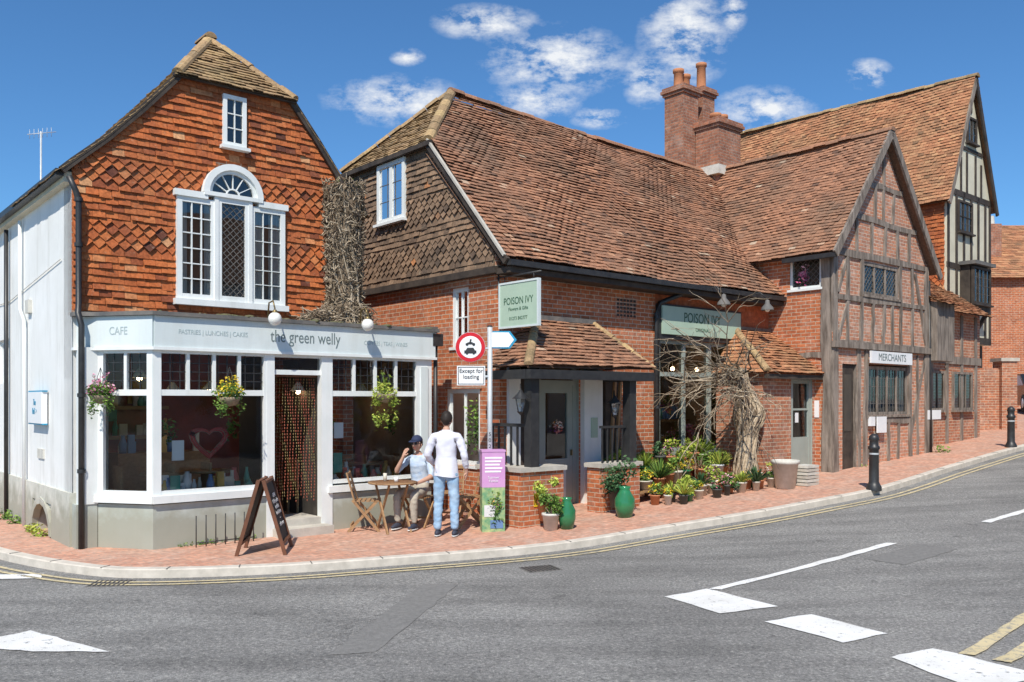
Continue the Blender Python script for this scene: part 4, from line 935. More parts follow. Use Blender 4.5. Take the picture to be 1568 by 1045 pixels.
mb.box(FM,16.85,18.05,b,b+.35,4.5,4.7,'dtimber'); win(mb,FM,16.85,18.05,4.7,5.75,b+.36,'dtimber',nx=4,fw=.06,lead=.2); mb.box(FM,16.85,18.05,b,b+.28,4.72,5.8,'dtimber'); mb.box(FM,16.75,18.15,b,b+.48,5.8,5.9,'lead')
for x in (16.9,18.0): mb.bar(FM(x,0.1,3.75),FM(x,b+.3,4.5),.1,.1,'dtimber')
win(mb,FM,17.1,18.6,1.5,3.3,.02,'dtimber',nx=4,nz=2,fw=.06,lead=.2)
tiles(mb,[FM(sl-.2,.42,7.5),FM(sl-.2,-9.5,7.5),FM(sm_,-9.5,11.5),FM(sm_,.42,11.3)],'otile',(LW[0],LW[1],1),w=.17,g=.105,lift=.028,wob=.03)
tiles(mb,[FM(sr+.15,.42,7.6),FM(sr+.15,-9.5,7.6),FM(sm_,-9.5,11.5),FM(sm_,.42,11.3)],'otile',(U[0],U[1],1),w=.17,g=.105,lift=.028)
ridge(mb,FM(sm_,.46,11.36),FM(sm_,-9.5,11.6),'ytile',.13)
mb.bar(FM(sl-.18,.40,7.42),FM(sm_,.40,11.25),.05,.15,'timber'); mb.bar(FM(sr+.15,.40,7.5),FM(sm_,.40,11.25),.05,.15,'dtimber')
mb.build('house_body',tall)
dh=empty('brick_house',(23,38,2)); mb=MB(); FX=Fr((0,0),(1,0),(0,-1))
mb.box(FX,18.3,30,-46,-36,1,7.2,'brick')
tiles(mb,[FX(18.0,-35.7,7.0),FX(30,-35.7,7.0),FX(30,-41,10.2),FX(18.9,-41,10.2)],'otile',(0,-1,1),w=.3,g=.2)
mb.box(FX,20.3,21.2,-38.5,-37.6,7.5,9.6,'chim'); mb.lathe((20.55,38,9.6),[(.16,0),(.13,.4)],'wpot',10); mb.lathe((20.95,38,9.6),[(.16,0),(.13,.4)],'wpot',10)
for x in (22,24.2): win(mb,FX,x,x+1,4.6,5.9,-35.97,nx=2,nz=2); win(mb,FX,x,x+1,2.2,3.5,-35.97,nx=2,nz=2)
mb.build('house_body',dh)
e=empty('brick_gate_pier',(14.6,26,1)); mb=MB(); z=h(14.8,26)
mb.box(FX,14.5,14.95,-26.2,-25.7,z-.2,z+2.0,'brick2'); mb.box(FX,14.45,15.0,-26.25,-25.65,z+2.0,z+2.1,'sack'); mb.box(FX,13.6,14.5,-26.1,-25.85,z-.2,z+1.8,'brick2')
mb.build('pier',e)
def car(x,y,ang):
    z=h(x,y); e=empty('parked_car',(x,y,z)); mb=MB()
    F=Fr((x,y),(math.cos(ang),math.sin(ang)),(-math.sin(ang),math.cos(ang)))
    body=[(-2.1,.3),(-2.15,.6),(-2.05,.85),(-1.3,.95),(-.7,1.38),(.9,1.42),(1.7,1.0),(2.1,.9),(2.15,.5),(2.05,.28),(1.65,.25),(1.55,.55),(1.3,.62),(1.05,.55),(.95,.22),(-.95,.22),(-1.05,.55),(-1.3,.62),(-1.55,.55),(-1.65,.25)]
    mb.prism(F,[(a,z+q) for a,q in body],-.85,.85,'car')
    mb.prism(F,[(a,z+q) for a,q in [(-1.15,.96),(-.65,1.32),(.05,1.35),(.05,.96)]],-.86,.86,'greypole'); mb.prism(F,[(a,z+q) for a,q in [(.12,.96),(.12,1.35),(.85,1.35),(1.4,.98)]],-.86,.86,'greypole')
    mb.face([F(-1.31,-.74,z+.97),F(-1.31,.74,z+.97),F(-.74,.68,z+1.37),F(-.74,-.68,z+1.37)],'greypole')
    for a in (-1.3,1.3):
        for b in (-.8,.8):
            c=F(a,b,z+.31); w=V((F.w[0],F.w[1],0))*.1; mb.tube([c-w,c+w],.31,'tyre',18); mb.tube([c-w*1.05,c+w*1.05],.18,'greypole',12)
    for b in (-.65,.65): mb.box(F,-2.17,-2.08,b-.15,b+.15,z+.6,z+.75,'lamp')
    mb.box(F,-2.18,-2.14,-.26,.26,z+.38,z+.5,'signwhite')
    mb.build('car_body',e)
car(19.75,32.4,1.25)
for i,(s0,wd,hh,mt) in enumerate(((0,8,6,'white'),(8.6,7,5.4,'brick'),(16.2,9,6.3,'cream'),(25.8,9,5.8,'brick2'))):
    e=empty('opposite_street_house',FM(s0+wd/2,19,0)); mb=MB(); z=hs(s0+wd/2)
    FO=Fr(tuple(FM(s0,16,0))[:2],U,Nn); mb.box(FO,0,wd,-6,0,z-1,z+hh,mt)
    mb.prism(Fr(tuple(FM(s0,16,0))[:2],W,LW),[(-.4,z+hh-.1),(6.4,z+hh-.1),(3,z+hh+2.8)],-wd-.2,.2,'otile')
    for k in range(3):
        x=.7+k*(wd-1.2)/3
        win(mb,FO,x,x+1.1,z+3.4,z+4.8,.03,nx=2,nz=2)
        if k!=1: win(mb,FO,x,x+1.2,z+.9,z+2.3,.03,nx=2,nz=2)
        else: mb.box(FO,x,x+.95,0,.06,z-.1,z+2.1,'dwood')
    mb.build('house_body',e)
# ------------------------------------------------------------ street furniture
def bollard(x,y):
    z=h(x,y); e=empty('bollard',(x,y,z)); mb=MB()
    mb.lathe((x,y,z),[(.13,-.02),(.13,.05),(.10,.1),(.085,.14),(.08,.7),(.1,.72),(.1,.76),(.075,.78),(.075,.86),(.09,.88),(.08,.94),(.04,.98),(0,.99)],'black',16)
    mb.lathe((x,y,z),[(.083,.62),(.083,.65)],'greypole',16); mb.build('post',e)
bollard(6.40,15.36); bollard(12.1,21.06)
e=empty('traffic_sign',(-.33,12.98,0)); mb=MB(); F=Fr((-.33,12.98),(1,0),(0,-1))
mb.tube([(-.33,12.98,0),(-.33,12.98,3.05)],.038,'greypole',12); mb.ball((-.33,12.98,3.06),(.042,.042,.02),'black',8)
def disc(c,r,m,y,n=28): mb.face([V((c[0]+r*math.cos(2*math.pi*k/n),y,c[1]+r*math.sin(2*math.pi*k/n))) for k in range(n)],m)
disc((-.62,2.75),.225,'greypole',12.945); disc((-.62,2.75),.22,'red',12.94); disc((-.62,2.75),.165,'signwhite',12.935)
mb.box(F,-.38,-.20,.045,.05,2.655,2.70,'black'); mb.prism(F,[(-.36,2.70),(-.22,2.70),(-.245,2.74),(-.335,2.74)],.045,.05,'black')
disc((-.33-.34,2.655),.017,'black',12.928,12); disc((-.33-.24,2.655),.017,'black',12.928,12)
disc((-.33-.34,2.79),.022,'black',12.929,12); disc((-.33-.24,2.79),.022,'black',12.929,12); mb.prism(F,[(-.34,2.79),(-.24,2.79),(-.26,2.825),(-.33,2.82)],.045,.05,'black'); disc((-.33-.285,2.855),.014,'black',12.929,10); mb.beam(F,(-.30,2.81),(-.285,2.85),.02,.045,.05,'black')
mb.box(F,-.49,-.07,.03,.04,2.18,2.47,'signwhite')
for a0,a1,z0,z1 in ((-.475,-.085,2.445,2.455),(-.475,-.085,2.195,2.205),(-.475,-.465,2.205,2.445),(-.095,-.085,2.205,2.445)): mb.box(F,a0,a1,.04,.043,z0,z1,'black')
mb.box(F,-.4,.0,.0,.03,2.3,2.33,'greypole'); mb.box(F,-.4,.0,.0,.03,2.72,2.75,'greypole')
mb.prism(F,[(.04,2.73),(.30,2.73),(.40,2.86),(.30,2.99),(.04,2.99)],.0,.02,'blue'); mb.prism(F,[(.02,2.75),(.28,2.75),(.36,2.86),(.28,2.97),(.02,2.97)],.02,.025,'signwhite')
mb.build('sign_and_pole',e)
text('Except for\nloading',(-.61,12.935,2.35),(1,0),(0,-1),.088,'black',e,sx=.95)
for i,ch_ in enumerate('502'): text(ch_,(-.33,12.94,1.45-.09*i),(1,0),(0,-1),.08,'black',e)
e=empty('poster_board',(-.3,12.85,0)); mb=MB(); F=Fr((-.29,12.85),(.98,.17),(.17,-.98))
mb.box(F,-.17,.17,-.12,.12,0,.68,'pgreen'); mb.box(F,-.172,.172,-.122,.122,.68,1.2,'purple'); mb.box(F,-.18,.18,-.13,.13,1.2,1.23,'purple')
for i in range(5): mb.box(F,-.13,.13-.02*(i%3),.122,.126,1.1-.05*i,1.125-.05*i,'signwhite')
mb.leaves(F(0,.125,.4),(.14,.004,.25),90,.07,'leaf',.1); mb.leaves(F(0,.127,.45),(.13,.004,.15),50,.04,'fl_mix',.1); mb.box(F,-.14,.02,.122,.126,.25,.42,'item3'); mb.box(F,-.05,.14,.122,.127,.08,.2,'item4')
mb.build('board',e)
text('Summer\nEvents',F(0,.128,.80),F.u,F.w,.05,'signwhite',e)
e=empty('chalkboard_a_sign',(-3.2,11.2,0)); mb=MB()
ang=.12; F=Fr((-3.2,11.25),(math.cos(ang),math.sin(ang)),(-math.sin(ang),math.cos(ang)))
zt=.95
for sx,xb in ((-1,-.30),(1,.30)):
    t0=F(sx*.03,-.31,zt);t1=F(sx*.03,.31,zt);q0=F(xb,-.31,0);q1=F(xb,.31,0)
    mb.bar(q0,t0,.045,.035,'dwood',up=V((F.w[0],F.w[1],0))); mb.bar(q1,t1,.045,.035,'dwood',up=V((F.w[0],F.w[1],0)))
    for k in (.16,.97): mb.bar(q0.lerp(t0,k),q1.lerp(t1,k),.05,.035,'dwood')
    a_=q0.lerp(t0,.17);b_=q1.lerp(t1,.17);c_=q1.lerp(t1,.96);d_=q0.lerp(t0,.96); mb.face([a_,b_,c_,d_],'chalk')
mb.build('frame_and_board',e)
nrm=V((zt,0,.27)).normalized(); wv=(nrm.x*F.u[0],nrm.x*F.u[1],nrm.z)
text('OPEN\nCoffee, cakes\nbreakfast\nlunch & teas\n~\ntake away',F(.03+.27*.45+.012,0,zt*.58),(F.w[0],F.w[1],0),wv,.075,'textw',e)
e=empty('low_iron_railing',(-4.1,12,0)); mb=MB()
p0=FC(1.25,P+.2,.0);p1=FC(2.05,P+.2,.0)
for i in range(7):
    p=p0.lerp(p1,i/6); mb.tube([p,p+V((0,0,.42))],.008,'black',5)
mb.tube([p0+V((0,0,.06)),p1+V((0,0,.06))],.008,'black',5)
mb.build('bars',e)
def pot(name,x,y,r,hh,m,kind,lr,n=260,zoff=0):
    z=h(x,y)+zoff; e=empty(name,(x,y,z)); mb=MB(); c=V((x,y,z))
    if kind=='vase': mb.lathe(c,[(0,0),(r*.7,0),(r,hh*.35),(r*.98,hh*.6),(r*.55,hh*.85),(r*.5,hh*.92),(r*.62,hh),(r*.5,hh),(r*.4,hh*.9)],m,20)
    else: mb.lathe(c,[(0,0),(r*.72,0),(r*.95,hh*.86),(r*1.05,hh*.86),(r*1.05,hh),(r*.92,hh),(r*.88,hh*.88),(0,hh*.88)],m,18)
    if lr:
        tp=c+V((0,0,hh+lr*.55)); lf=R.choice(['leaf','leaf','dleaf','yleaf','yleaf'])
        if kind=='spiky':
            for k in range(46):
                a=R.random()*6.28; t=R.uniform(.1,.9); d=V((math.cos(a)*t,math.sin(a)*t,1-t*.5)).normalized(); s_=V((-math.sin(a),math.cos(a),0))*.016
                q=c+V((0,0,hh*.9)); mb.face([q-s_,q+s_,q+d*lr*1.3+s_*.8,q+d*lr*2.0+V((0,0,-lr*.4*t)),q+d*lr*1.3-s_*.8],lf,R.random())
        else:
            for k in range(6): mb.tube([c+V((0,0,hh*.9)),tp+V((R.uniform(-1,1)*lr*.5,R.uniform(-1,1)*lr*.5,R.uniform(-.2,.5)*lr))],.006,'twig',4)
            for k in range(5):
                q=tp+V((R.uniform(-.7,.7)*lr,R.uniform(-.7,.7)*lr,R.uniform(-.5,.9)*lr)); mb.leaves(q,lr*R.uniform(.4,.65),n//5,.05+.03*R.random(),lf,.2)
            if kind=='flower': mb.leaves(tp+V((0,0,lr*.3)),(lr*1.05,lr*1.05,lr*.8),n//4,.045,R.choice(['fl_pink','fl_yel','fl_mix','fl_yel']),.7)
    mb.build('pot_and_plant',e)
pot('potted_shrub',.57,12.76,.13,.25,'wpot','leafy',.2,400)
pot('green_glazed_urn',.81,12.82,.13,.46,'gpot','vase',0); pot('green_glazed_urn',1.77,13.64,.16,.48,'gpot','vase',0)
pot('potted_palm',1.70,13.98,.16,.35,'dpot','leafy',.33,700,.1)
pot('potted_olive_tree',.50,13.0,.12,.3,'terra','leafy',.2,300,.1)
pot('wooden_barrel_planter',5.02,15.95,.24,.52,'wpot','plain',0)
for row,(pp,zo,sc) in enumerate(((.35,.40,1.0),(.75,.2,.95),(1.15,.0,.8),(1.45,0,.65))):
    s=2.25+row*.1
    while s<5.6+ (0 if row<2 else .3):
        if not(abs(s-5.4)<.30 and row<3):
            c=FM(s,pp+R.uniform(-.1,.1)+.06*(s-2.2)*(row>1),0); k=R.choice(['flower','flower','leafy','leafy','spiky']); v=R.uniform(.7,1.35)
            pot('potted_plant',c.x,c.y,R.uniform(.09,.14)*sc,R.uniform(.14,.30)*sc,R.choice(['terra','terra','wpot','dpot','gpot','item0','item3']),k,R.uniform(.12,.2)*sc*v,int(240*sc),zo)
        s+=R.uniform(.22,.38)*(1 if sc>.7 else .85)
e=empty('plant_display_bench',FM(3.8,.5,0)); mb=MB()
for pp,zo in ((.35,.40),(.75,.2)):
    for i in range(12):
        s=2.2+i*.28; z=h(*FM(s,pp,0)[:2]); mb.box(FM,s,s+.27,pp-.16,pp+.16,z+zo-.03,z+zo-.002,'wood')
        if i%3==0: mb.box(FM,s,s+.04,pp-.14,pp+.14,z-.02,z+zo-.03,'dwood')
mb.build('bench_boards',e)
e=empty('crate_stack',FM(5.9,1.9,0)); mb=MB(); c0=(5.50,16.25); F=Fr(c0,U,W); z=h(*c0)
for i in range(6): mb.box(F,-.2,.2,-.15,.15,z+i*.065,z+i*.065+.05,'wpot' if i%2 else 'sack')
mb.build('crates',e)
e=empty('wall_base_weeds',(-8,14,0)); mb=MB()
for t in (1.3,1.8,3,3.6,4.4,5.1): mb.leaves(FL(t,.1,.05),(.14,.12,.1),90,.06,'yleaf' if t<2 else 'leaf',.2)
mb.leaves(FM(12.2,1.7,.75),(.3,.2,.15),90,.08,'leaf',.2); mb.leaves(FM(8.8,1.6,.5),(.15,.1,.1),60,.05,'leaf',.2)
for k in range(14):
    s=R.uniform(.9,2.2); mb.leaves(FC(s,P+.03,.02),(.05,.03,.04),14,.035,'leaf',.2)
mb.build('weeds',e)
def tf(x,y,a,z=0): return lambda p:V((x+p[0]*math.cos(a)-p[1]*math.sin(a),y+p[0]*math.sin(a)+p[1]*math.cos(a),z+p[2]))
def chair(x,y,a):
    z=h(x,y); e=empty('folding_wooden_chair',(x,y,z)); mb=MB(); T=tf(x,y,a,z)
    for sx in (-.19,.19):
        mb.bar(T((sx,.22,0)),T((sx,-.16,.46)),.022,.04,'wood'); mb.bar(T((sx*.9,-.24,0)),T((sx*.9,.18,.45)),.022,.04,'wood'); mb.bar(T((sx,-.14,.44)),T((sx,-.26,.88)),.022,.04,'wood')
    for i in range(6): mb.bar(T((-.19,.19-i*.07,.455)),T((.19,.19-i*.07,.455)),.05,.018,'wood')
    for z_ in (.62,.72,.84): yy=-.14-.12*(z_-.44)/.44; mb.bar(T((-.19,yy,z_)),T((.19,yy,z_)),.018,.055,'wood')
    mb.bar(T((-.18,-.2,.1)),T((.18,-.2,.1)),.02,.03,'wood')
    mb.build('chair_frame',e)
chair(-2.2,13.05,-1.5); chair(-.66,13.3,1.9); chair(-1.42,13.42,2.75); chair(-1.0,13.9,3.0)
e=empty('wooden_bistro_table',(-1.78,12.95,0)); mb=MB(); T=tf(-1.78,12.95,.5,0)
mb.lathe((-1.78,12.95,.72),[(0,0),(.36,0),(.37,.012),(.36,.025),(0,.025)],'wood',28)
for i in range(-3,4): mb.bar(T((-.33,i*.09,.747)),T((.33,i*.09,.747)),.004,.004,'dwood')
for sx in (-.18,.18): mb.bar(T((sx,-.28,0)),T((sx,.24,.71)),.025,.04,'wood'); mb.bar(T((sx*.8,.28,0)),T((sx*.8,-.24,.71)),.025,.04,'wood')
mb.lathe((-1.72,12.9,.747),[(0,0),(.03,0),(.04,.07),(.036,.07),(.028,.01)],'signwhite',12); mb.lathe((-1.9,13.0,.747),[(0,0),(.025,0),(.03,.12),(0,.12)],'item0',10)
mb.build('table_top_and_legs',e)
# ------------------------------------------------------------ people
def skin_fig(parent,J,E,root,T,rules,name='body'):
    names=list(J); idx={n:i for i,n in enumerate(names)}
    me=bpy.data.meshes.new('tmp'); me.from_pydata([T(J[n][:3]) for n in names],[(idx[a],idx[b]) for a,b in E],[])
    ob=bpy.data.objects.new('tmp',me); COL.objects.link(ob)
    sk=ob.modifiers.new('s','SKIN'); sk.use_smooth_shade=True
    lay=me.skin_vertices[0].data
    for n in names:
        r=J[n][3]; lay[idx[n]].radius=(r,r) if not isinstance(r,tuple) else r
        lay[idx[n]].use_root=(n==root)
    sb=ob.modifiers.new('b','SUBSURF'); sb.levels=3; sb.render_levels=3
    dg=bpy.context.evaluated_depsgraph_get(); dg.update()
    nm=bpy.data.meshes.new_from_object(ob.evaluated_get(dg)); nm.name=name
    mats=[];segs=[(V(T(J[a][:3])),V(T(J[b][:3])),a,b) for a,b in E]
    nm.materials.clear(); cloth=set()
    for p in nm.polygons:
        c=p.center; best=None
        for s0,s1,a,b in segs:
            d=s1-s0; t=max(0,min(1,(c-s0).dot(d)/max(d.length_squared,1e-9))); dist=(c-(s0+d*t)).length
            if best is None or dist<best[0]: best=(dist,a,b,t)
        m=rules(best[1],best[2],best[3],c)
        if m not in mats: mats.append(m); nm.materials.append(M_[m])
        p.material_index=mats.index(m); p.use_smooth=True
        if m!='skin': cloth.update(p.vertices)
    nrm=[v.normal.copy() for v in nm.vertices]
    for i in cloth: # folds in the cloth
        v=nm.vertices[i]; q=v.co
        f=mnoise.noise(V((q.x*9,q.y*9,q.z*17)))*.010+mnoise.noise(V((q.x*22+5,q.y*22,q.z*34)))*.005+.004
        v.co=q+nrm[i]*f
    o2=bpy.data.objects.new(name,nm); COL.objects.link(o2); attach(o2,parent)
    bpy.data.objects.remove(ob)
def hand(J,E,w,side,dirv,pn,pre):
    d=V(dirv).normalized(); pn=V(pn).normalized(); x=d.cross(pn).normalized()*side
    w=V(w)
    k=w+d*.05; J[pre+'palm']=(*k,(.034,.018)); E.append((pre+'wr',pre+'palm'))
    for i,(o,L) in enumerate(((-.030,.068),(-.010,.078),(.010,.072),(.028,.056))):
        a=w+d*.085+x*o; b=a+d*L*.5+pn*.008; c=b+d*L*.35+pn*.022
        J[pre+'f%da'%i]=(*a,.0095);J[pre+'f%db'%i]=(*b,.0088);J[pre+'f%dc'%i]=(*c,.0075)
        E+= [(pre+'palm',pre+'f%da'%i),(pre+'f%da'%i,pre+'f%db'%i),(pre+'f%db'%i,pre+'f%dc'%i)]
    a=w+d*.045-x*.038+pn*.01; b=a+d*.035-x*.012+pn*.012
    J[pre+'ta']=(*a,.011);J[pre+'tb']=(*b,.0085); E+=[(pre+'palm',pre+'ta'),(pre+'ta',pre+'tb')]
def head(parent,T,c,cap=False,glasses=False):
    mb=MB(); c=V(c)
    def fn(q,p):
        if p.z<-.1: q.x*=1-.32*(-p.z-.1); q.y*=1-.10*(-p.z)
        if p.y>.8 and abs(p.x)<.22 and -.35<p.z<.12: q.y+=.018*(1-abs(p.x)/.22)
        if p.y<-.3 and p.z<-.4: q.y*=.85
        if p.y>.7 and p.z<-.65: q.y+=.008
        return q
    mb.ball(c,(.076,.096,.118),'skin',24,fn=fn)
    for sx in (-1,1):
        mb.ball(c+V((sx*.077,-.005,-.01)),(.010,.020,.032),'skin',8)
        mb.ball(c+V((sx*.030,.084,.008)),(.013,.009,.008),'signwhite',8); mb.ball(c+V((sx*.030,.091,.008)),(.006,.004,.006),'hair',6)
        mb.box(Fr((c.x+sx*.03,c.y+.090),(1,0),(0,1)),-.016,.016,-.006,.003,c.z+.024,c.z+.030,'hair')
    mb.ball(c+V((0,.108,-.022)),(.012,.014,.018),'skin',8); mb.ball(c+V((0,.088,-.058)),(.022,.008,.007),'item2',8)
    def hf(q,p):
        if p.y>.45 and p.z<.45: q*=.88
        elif p.z<-.35: q*=.86
        return q*(1+.03*math.sin(p.x*23+p.z*17))
    mb.ball(c+V((0,-.008,.010)),(.084,.103,.124),'hair',24,fn=hf)
    if cap:
        def cf(q,p):
            if p.z<.1: q*=.8
            return q
        mb.ball(c+V((0,0,.03)),(.09,.108,.11),'cap',20,fn=cf)
        mb.faces([c+V((sx*.075,.07,.055)) for sx in (-1,1)]+[c+V((.06,.16,.04)),c+V((-.06,.16,.04))]+[c+V((sx*.075,.07,.047)) for sx in (-1,1)]+[c+V((.06,.16,.032)),c+V((-.06,.16,.032))],[(0,1,2,3),(7,6,5,4),(0,3,7,4),(1,5,6,2),(3,2,6,7)],'cap')
    if glasses:
        for sx in (-1,1): mb.ball(c+V((sx*.031,.094,.006)),(.024,.008,.018),'black',10); mb.bar(c+V((sx*.055,.09,.012)),c+V((sx*.08,0,.008)),.004,.005,'black')
        mb.bar(c+V((-.02,.1,.01)),c+V((.02,.1,.01)),.004,.004,'black')
    mb.v=[tuple(T(v)) for v in mb.v]
    mb.build('head',parent)
def shoe(parent,T,x,y,z,m='shoe'):
    mb=MB()
    def fn(q,p):
        if p.z<-.3: q.z=-.3*.05
        if p.y>0: q.z*=1-.45*p.y
        return q
    mb.ball((x,y+.06,z+.05),(.045,.145,.055),m,14,fn=fn); mb.ball((x,y+.06,z+.018),(.048,.150,.018),'sole',14)
    mb.v=[tuple(T(v)) for v in mb.v]; mb.build('shoe',parent)
gx,gy=-.94,12.42; e=empty('standing_man',(gx,gy,0)); T=tf(gx,gy,-.12,h(gx,gy))
J={'pel':(0,0,.96,(.138,.108)),'waist':(0,.0,1.10,(.142,.108)),'chest':(0,-.005,1.30,(.168,.116)),'sh':(0,-.01,1.43,(.12,.09)),'neck':(0,0,1.51,.055),'nk2':(0,.015,1.58,.052)}
E=[('pel','waist'),('waist','chest'),('chest','sh'),('sh','neck'),('neck','nk2')]
for sx,n in ((-1,'l'),(1,'r')):
    J[n+'hip']=(sx*.095,0,.88,.097);J[n+'kn']=(sx*.115,.02,.50,.070);J[n+'cf']=(sx*.12,-.01,.33,.064);J[n+'an']=(sx*.125,-.01,.09,.056)
    E+=[('pel',n+'hip'),(n+'hip',n+'kn'),(n+'kn',n+'cf'),(n+'cf',n+'an')]
    J[n+'shl']=(sx*.185,-.01,1.42,.066); J[n+'el']=(sx*.27,-.04,1.16,.052)
    wr=(sx*.20,.17,1.00) if sx<0 else (sx*.28,.06,.94)
    J[n+'fa']=tuple((V(J[n+'el'][:3])*.45+V(wr)*.55))+(.044,); J[n+'wr']=(*wr,.028)
    E+=[('sh',n+'shl'),(n+'shl',n+'el'),(n+'el',n+'fa'),(n+'fa',n+'wr')]
    hand(J,E,wr,sx,(.3,.8,-.4) if sx<0 else (0,.25,-1),(.3,0,-1) if sx<0 else (-sx,.2,0),n)
def rules(a,b,t,c):
    z=c.z-h(gx,gy)
    k=a[1:]+'|'+b[1:]
    if 'kn' in k or 'cf' in k or 'an' in b or 'hip' in k: return 'jeans' if z<.93 else 'shirtw'
    if a=='neck': return 'skin'
    if 'wr' in b and t>.55: return 'skin'
    if 'palm' in b or 'palm' in a or (a[1] in 'ft' and a[1:]!='fa'): return 'skin'
    if z<.90: return 'jeans'
    return 'shirtw'
skin_fig(e,J,E,'pel',T,rules); head(e,T,(0,.035,1.665)); shoe(e,T,-.125,-.03,0); shoe(e,T,.125,-.03,0)
mb=MB(); mb.lathe((0,.005,1.47),[(.085,0),(.066,.05),(.062,.055),(.06,.04)],'shirtw',16)
n0=len(mb.v); mb.lathe((0,0,.86),[(.178,0),(.176,.02),(.168,.10),(.160,.20),(.150,.26)],'shirtw',40)
for i in range(n0,len(mb.v)):
    v=mb.v[i]; a=math.atan2(v[1],v[0]); k=1+.035*math.sin(a*7+v[2]*9)*(1.12-v[2])*4
    mb.v[i]=(v[0]*k,v[1]*k*.80,v[2]+(.012*math.sin(a*2) if v[2]<.87 else 0))
mb.v=[tuple(T(v)) for v in mb.v]; mb.build('collar_and_shirt_tail',e)
gx2,gy2=-1.42,13.42; e=empty('seated_person',(gx2,gy2,0)); T2=tf(gx2,gy2,2.75,h(gx2,gy2))
J={'pel':(0,-.02,.56,(.15,.12)),'waist':(0,-.02,.72,(.14,.11)),'chest':(0,.02,.92,(.165,.115)),'sh':(0,.03,1.04,(.12,.085)),'neck':(0,.05,1.11,.052),'nk2':(0,.07,1.17,.05)}
E=[('pel','waist'),('waist','chest'),('chest','sh'),('sh','neck'),('neck','nk2')]
for sx,n in ((-1,'l'),(1,'r')):
    J[n+'hip']=(sx*.09,.06,.545,.09);J[n+'kn']=(sx*.14,.46,.53,.066);J[n+'cf']=(sx*.14,.46,.34,.056);J[n+'an']=(sx*.14,.44,.10,.044)
    E+=[('pel',n+'hip'),(n+'hip',n+'kn'),(n+'kn',n+'cf'),(n+'cf',n+'an')]
    J[n+'shl']=(sx*.18,.03,1.03,.06)
    if sx>0: el_=(.30,.22,.84); wr=(.16,.24,1.07); hd=(-.35,-.1,1); pn=(-.4,-1,0)
    else: el_=(-.27,.14,.78); wr=(-.16,.36,.70); hd=(.35,1,.0); pn=(0,0,-1)
    J[n+'el']=(*el_,.044); J[n+'fa']=tuple(V(el_)*.5+V(wr)*.5)+(.036,); J[n+'wr']=(*wr,.026)
    E+=[('sh',n+'shl'),(n+'shl',n+'el'),(n+'el',n+'fa'),(n+'fa',n+'wr')]; hand(J,E,wr,sx,hd,pn,n)
def rules2(a,b,t,c):
    k=a[1:]+'|'+b[1:]
    if 'hip' in k or 'kn' in k or 'cf' in k: return 'beige'
    if a=='neck': return 'skin'
    if a[1:] in('el','fa') and b[1:] in('fa','wr'): return 'skin'
    if 'palm' in k: return 'skin'
    if a[0] in 'lr' and a[1:2] in ('f','t'): return 'skin'
    if a=='pel' and b=='waist' and t<.25: return 'beige'
    return 'shirtb'
skin_fig(e,J,E,'pel',T2,rules2); head(e,T2,(0,.10,1.27),cap=True,glasses=True); shoe(e,T2,-.14,.42,0); shoe(e,T2,.14,.42,0)
# ------------------------------------------------------------ light, sky, camera
sd=V((-.16,-1.0,0)).normalized(); el=math.radians(49)
sunv=V((sd.x*math.cos(el),sd.y*math.cos(el),math.sin(el)))
l=bpy.data.lights.new('sun','SUN'); l.energy=5.0; l.angle=math.radians(.5); l.color=(1,.945,.84)
so=bpy.data.objects.new('sun',l); COL.objects.link(so); so.rotation_euler=(-sunv).to_track_quat('-Z','Y').to_euler(); so.location=(0,-10,20)
w=bpy.data.worlds.new('World'); scene.world=w; w.use_nodes=True; nt=w.node_tree; nt.nodes.clear()
out=nt.nodes.new('ShaderNodeOutputWorld'); bg=nt.nodes.new('ShaderNodeBackground'); bg.inputs['Strength'].default_value=.14
sk=nt.nodes.new('ShaderNodeTexSky'); sk.sky_type='NISHITA'; sk.sun_disc=False; sk.sun_elevation=el
sk.sun_rotation=math.atan2(sunv.x,sunv.y); sk.altitude=300; sk.air_density=1.0; sk.dust_density=.3; sk.ozone_density=4
tint=mix(nt,1.0,sk.outputs[0],(.50,.80,1.0),'MULTIPLY')
geo=nt.nodes.new('ShaderNodeTexCoord'); sep=nt.nodes.new('ShaderNodeSeparateXYZ'); nt.links.new(geo.outputs['Generated'],sep.inputs[0])
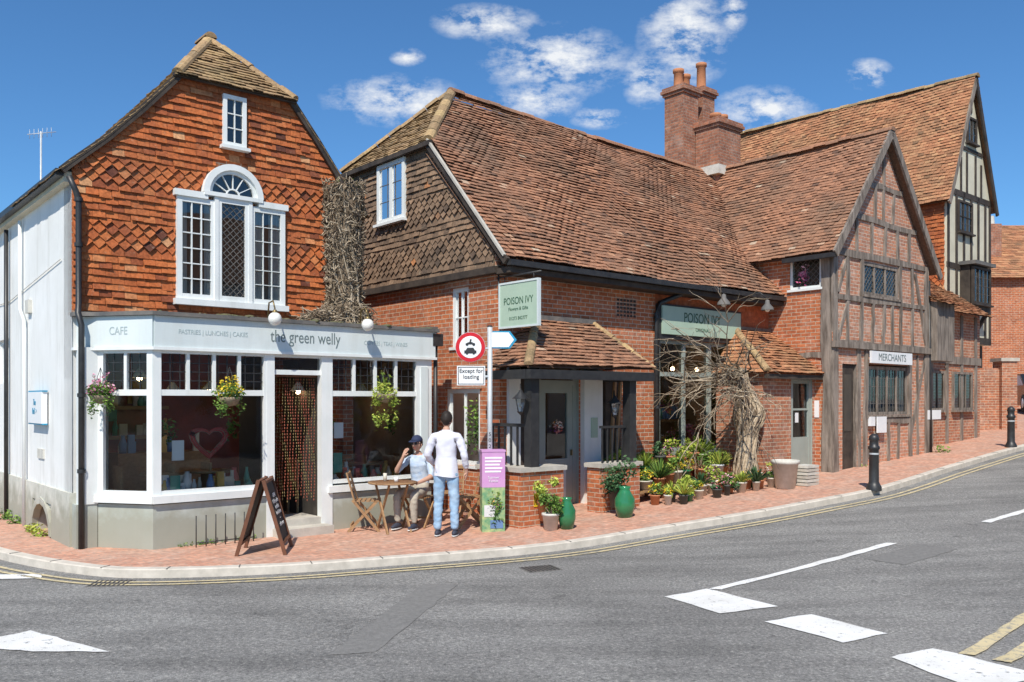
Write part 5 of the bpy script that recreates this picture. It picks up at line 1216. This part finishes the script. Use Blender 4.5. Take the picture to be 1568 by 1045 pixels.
def mth(op,a,b=None,c=None):
    n=nt.nodes.new('ShaderNodeMath'); n.operation=op
    for i,v in enumerate((a,b,c)):
        if v is None: continue
        if isinstance(v,(int,float)): n.inputs[i].default_value=v
        else: nt.links.new(v,n.inputs[i])
    return n.outputs[0]
ymax=mth('MAXIMUM',sep.outputs[1],.05)
uu=mth('DIVIDE',sep.outputs[0],ymax); vv=mth('DIVIDE',sep.outputs[2],ymax)
cmb=nt.nodes.new('ShaderNodeCombineXYZ'); nt.links.new(uu,cmb.inputs[0]); nt.links.new(vv,cmb.inputs[1])
blobs=[(-.135,.345,.06,.022),(-.03,.435,.045,.016),(.05,.39,.065,.032),(.03,.345,.04,.018),(.20,.42,.04,.045),(.155,.37,.022,.025),(.10,.325,.025,.010),(.29,.335,.045,.02),(.41,.375,.022,.014),(.255,.45,.012,.025),(-.12,.395,.015,.008)]
acc=None
for bx,by,rx,ry in blobs:
    du=mth('MULTIPLY',mth('SUBTRACT',uu,bx),1/rx); dv=mth('MULTIPLY',mth('SUBTRACT',vv,by),1/ry)
    d=mth('SQRT',mth('ADD',mth('MULTIPLY',du,du),mth('MULTIPLY',dv,dv))); k=mth('MAXIMUM',mth('SUBTRACT',1.6,d),0)
    acc=k if acc is None else mth('MAXIMUM',acc,k)
n1=noise(nt,17,8,mapping(nt,cmb.outputs[0],(1,1.7,1)),.66)
cl=mth('MULTIPLY',acc,mth('SUBTRACT',mth('MULTIPLY',n1,3.9),1.55))
clr=ramp(nt,cl,[(.06,(0,0,0)),(.5,(.5,.5,.5)),(1.0,(.95,.95,.95))])
col=mix(nt,clr,tint,(6.6,6.75,6.9))
nt.links.new(col,bg.inputs['Color']); nt.links.new(bg.outputs[0],out.inputs[0])
cam=bpy.data.cameras.new('camera'); co=bpy.data.objects.new('camera',cam); COL.objects.link(co)
co.location=(0,0,1.96); co.rotation_euler=(math.radians(90),0,0); cam.sensor_width=36; cam.lens=36*1330/1568; cam.shift_y=.0577; cam.clip_end=5000; cam.clip_start=.1
scene.camera=co
scene.view_settings.view_transform='Standard'; scene.view_settings.look='None'; scene.view_settings.exposure=0
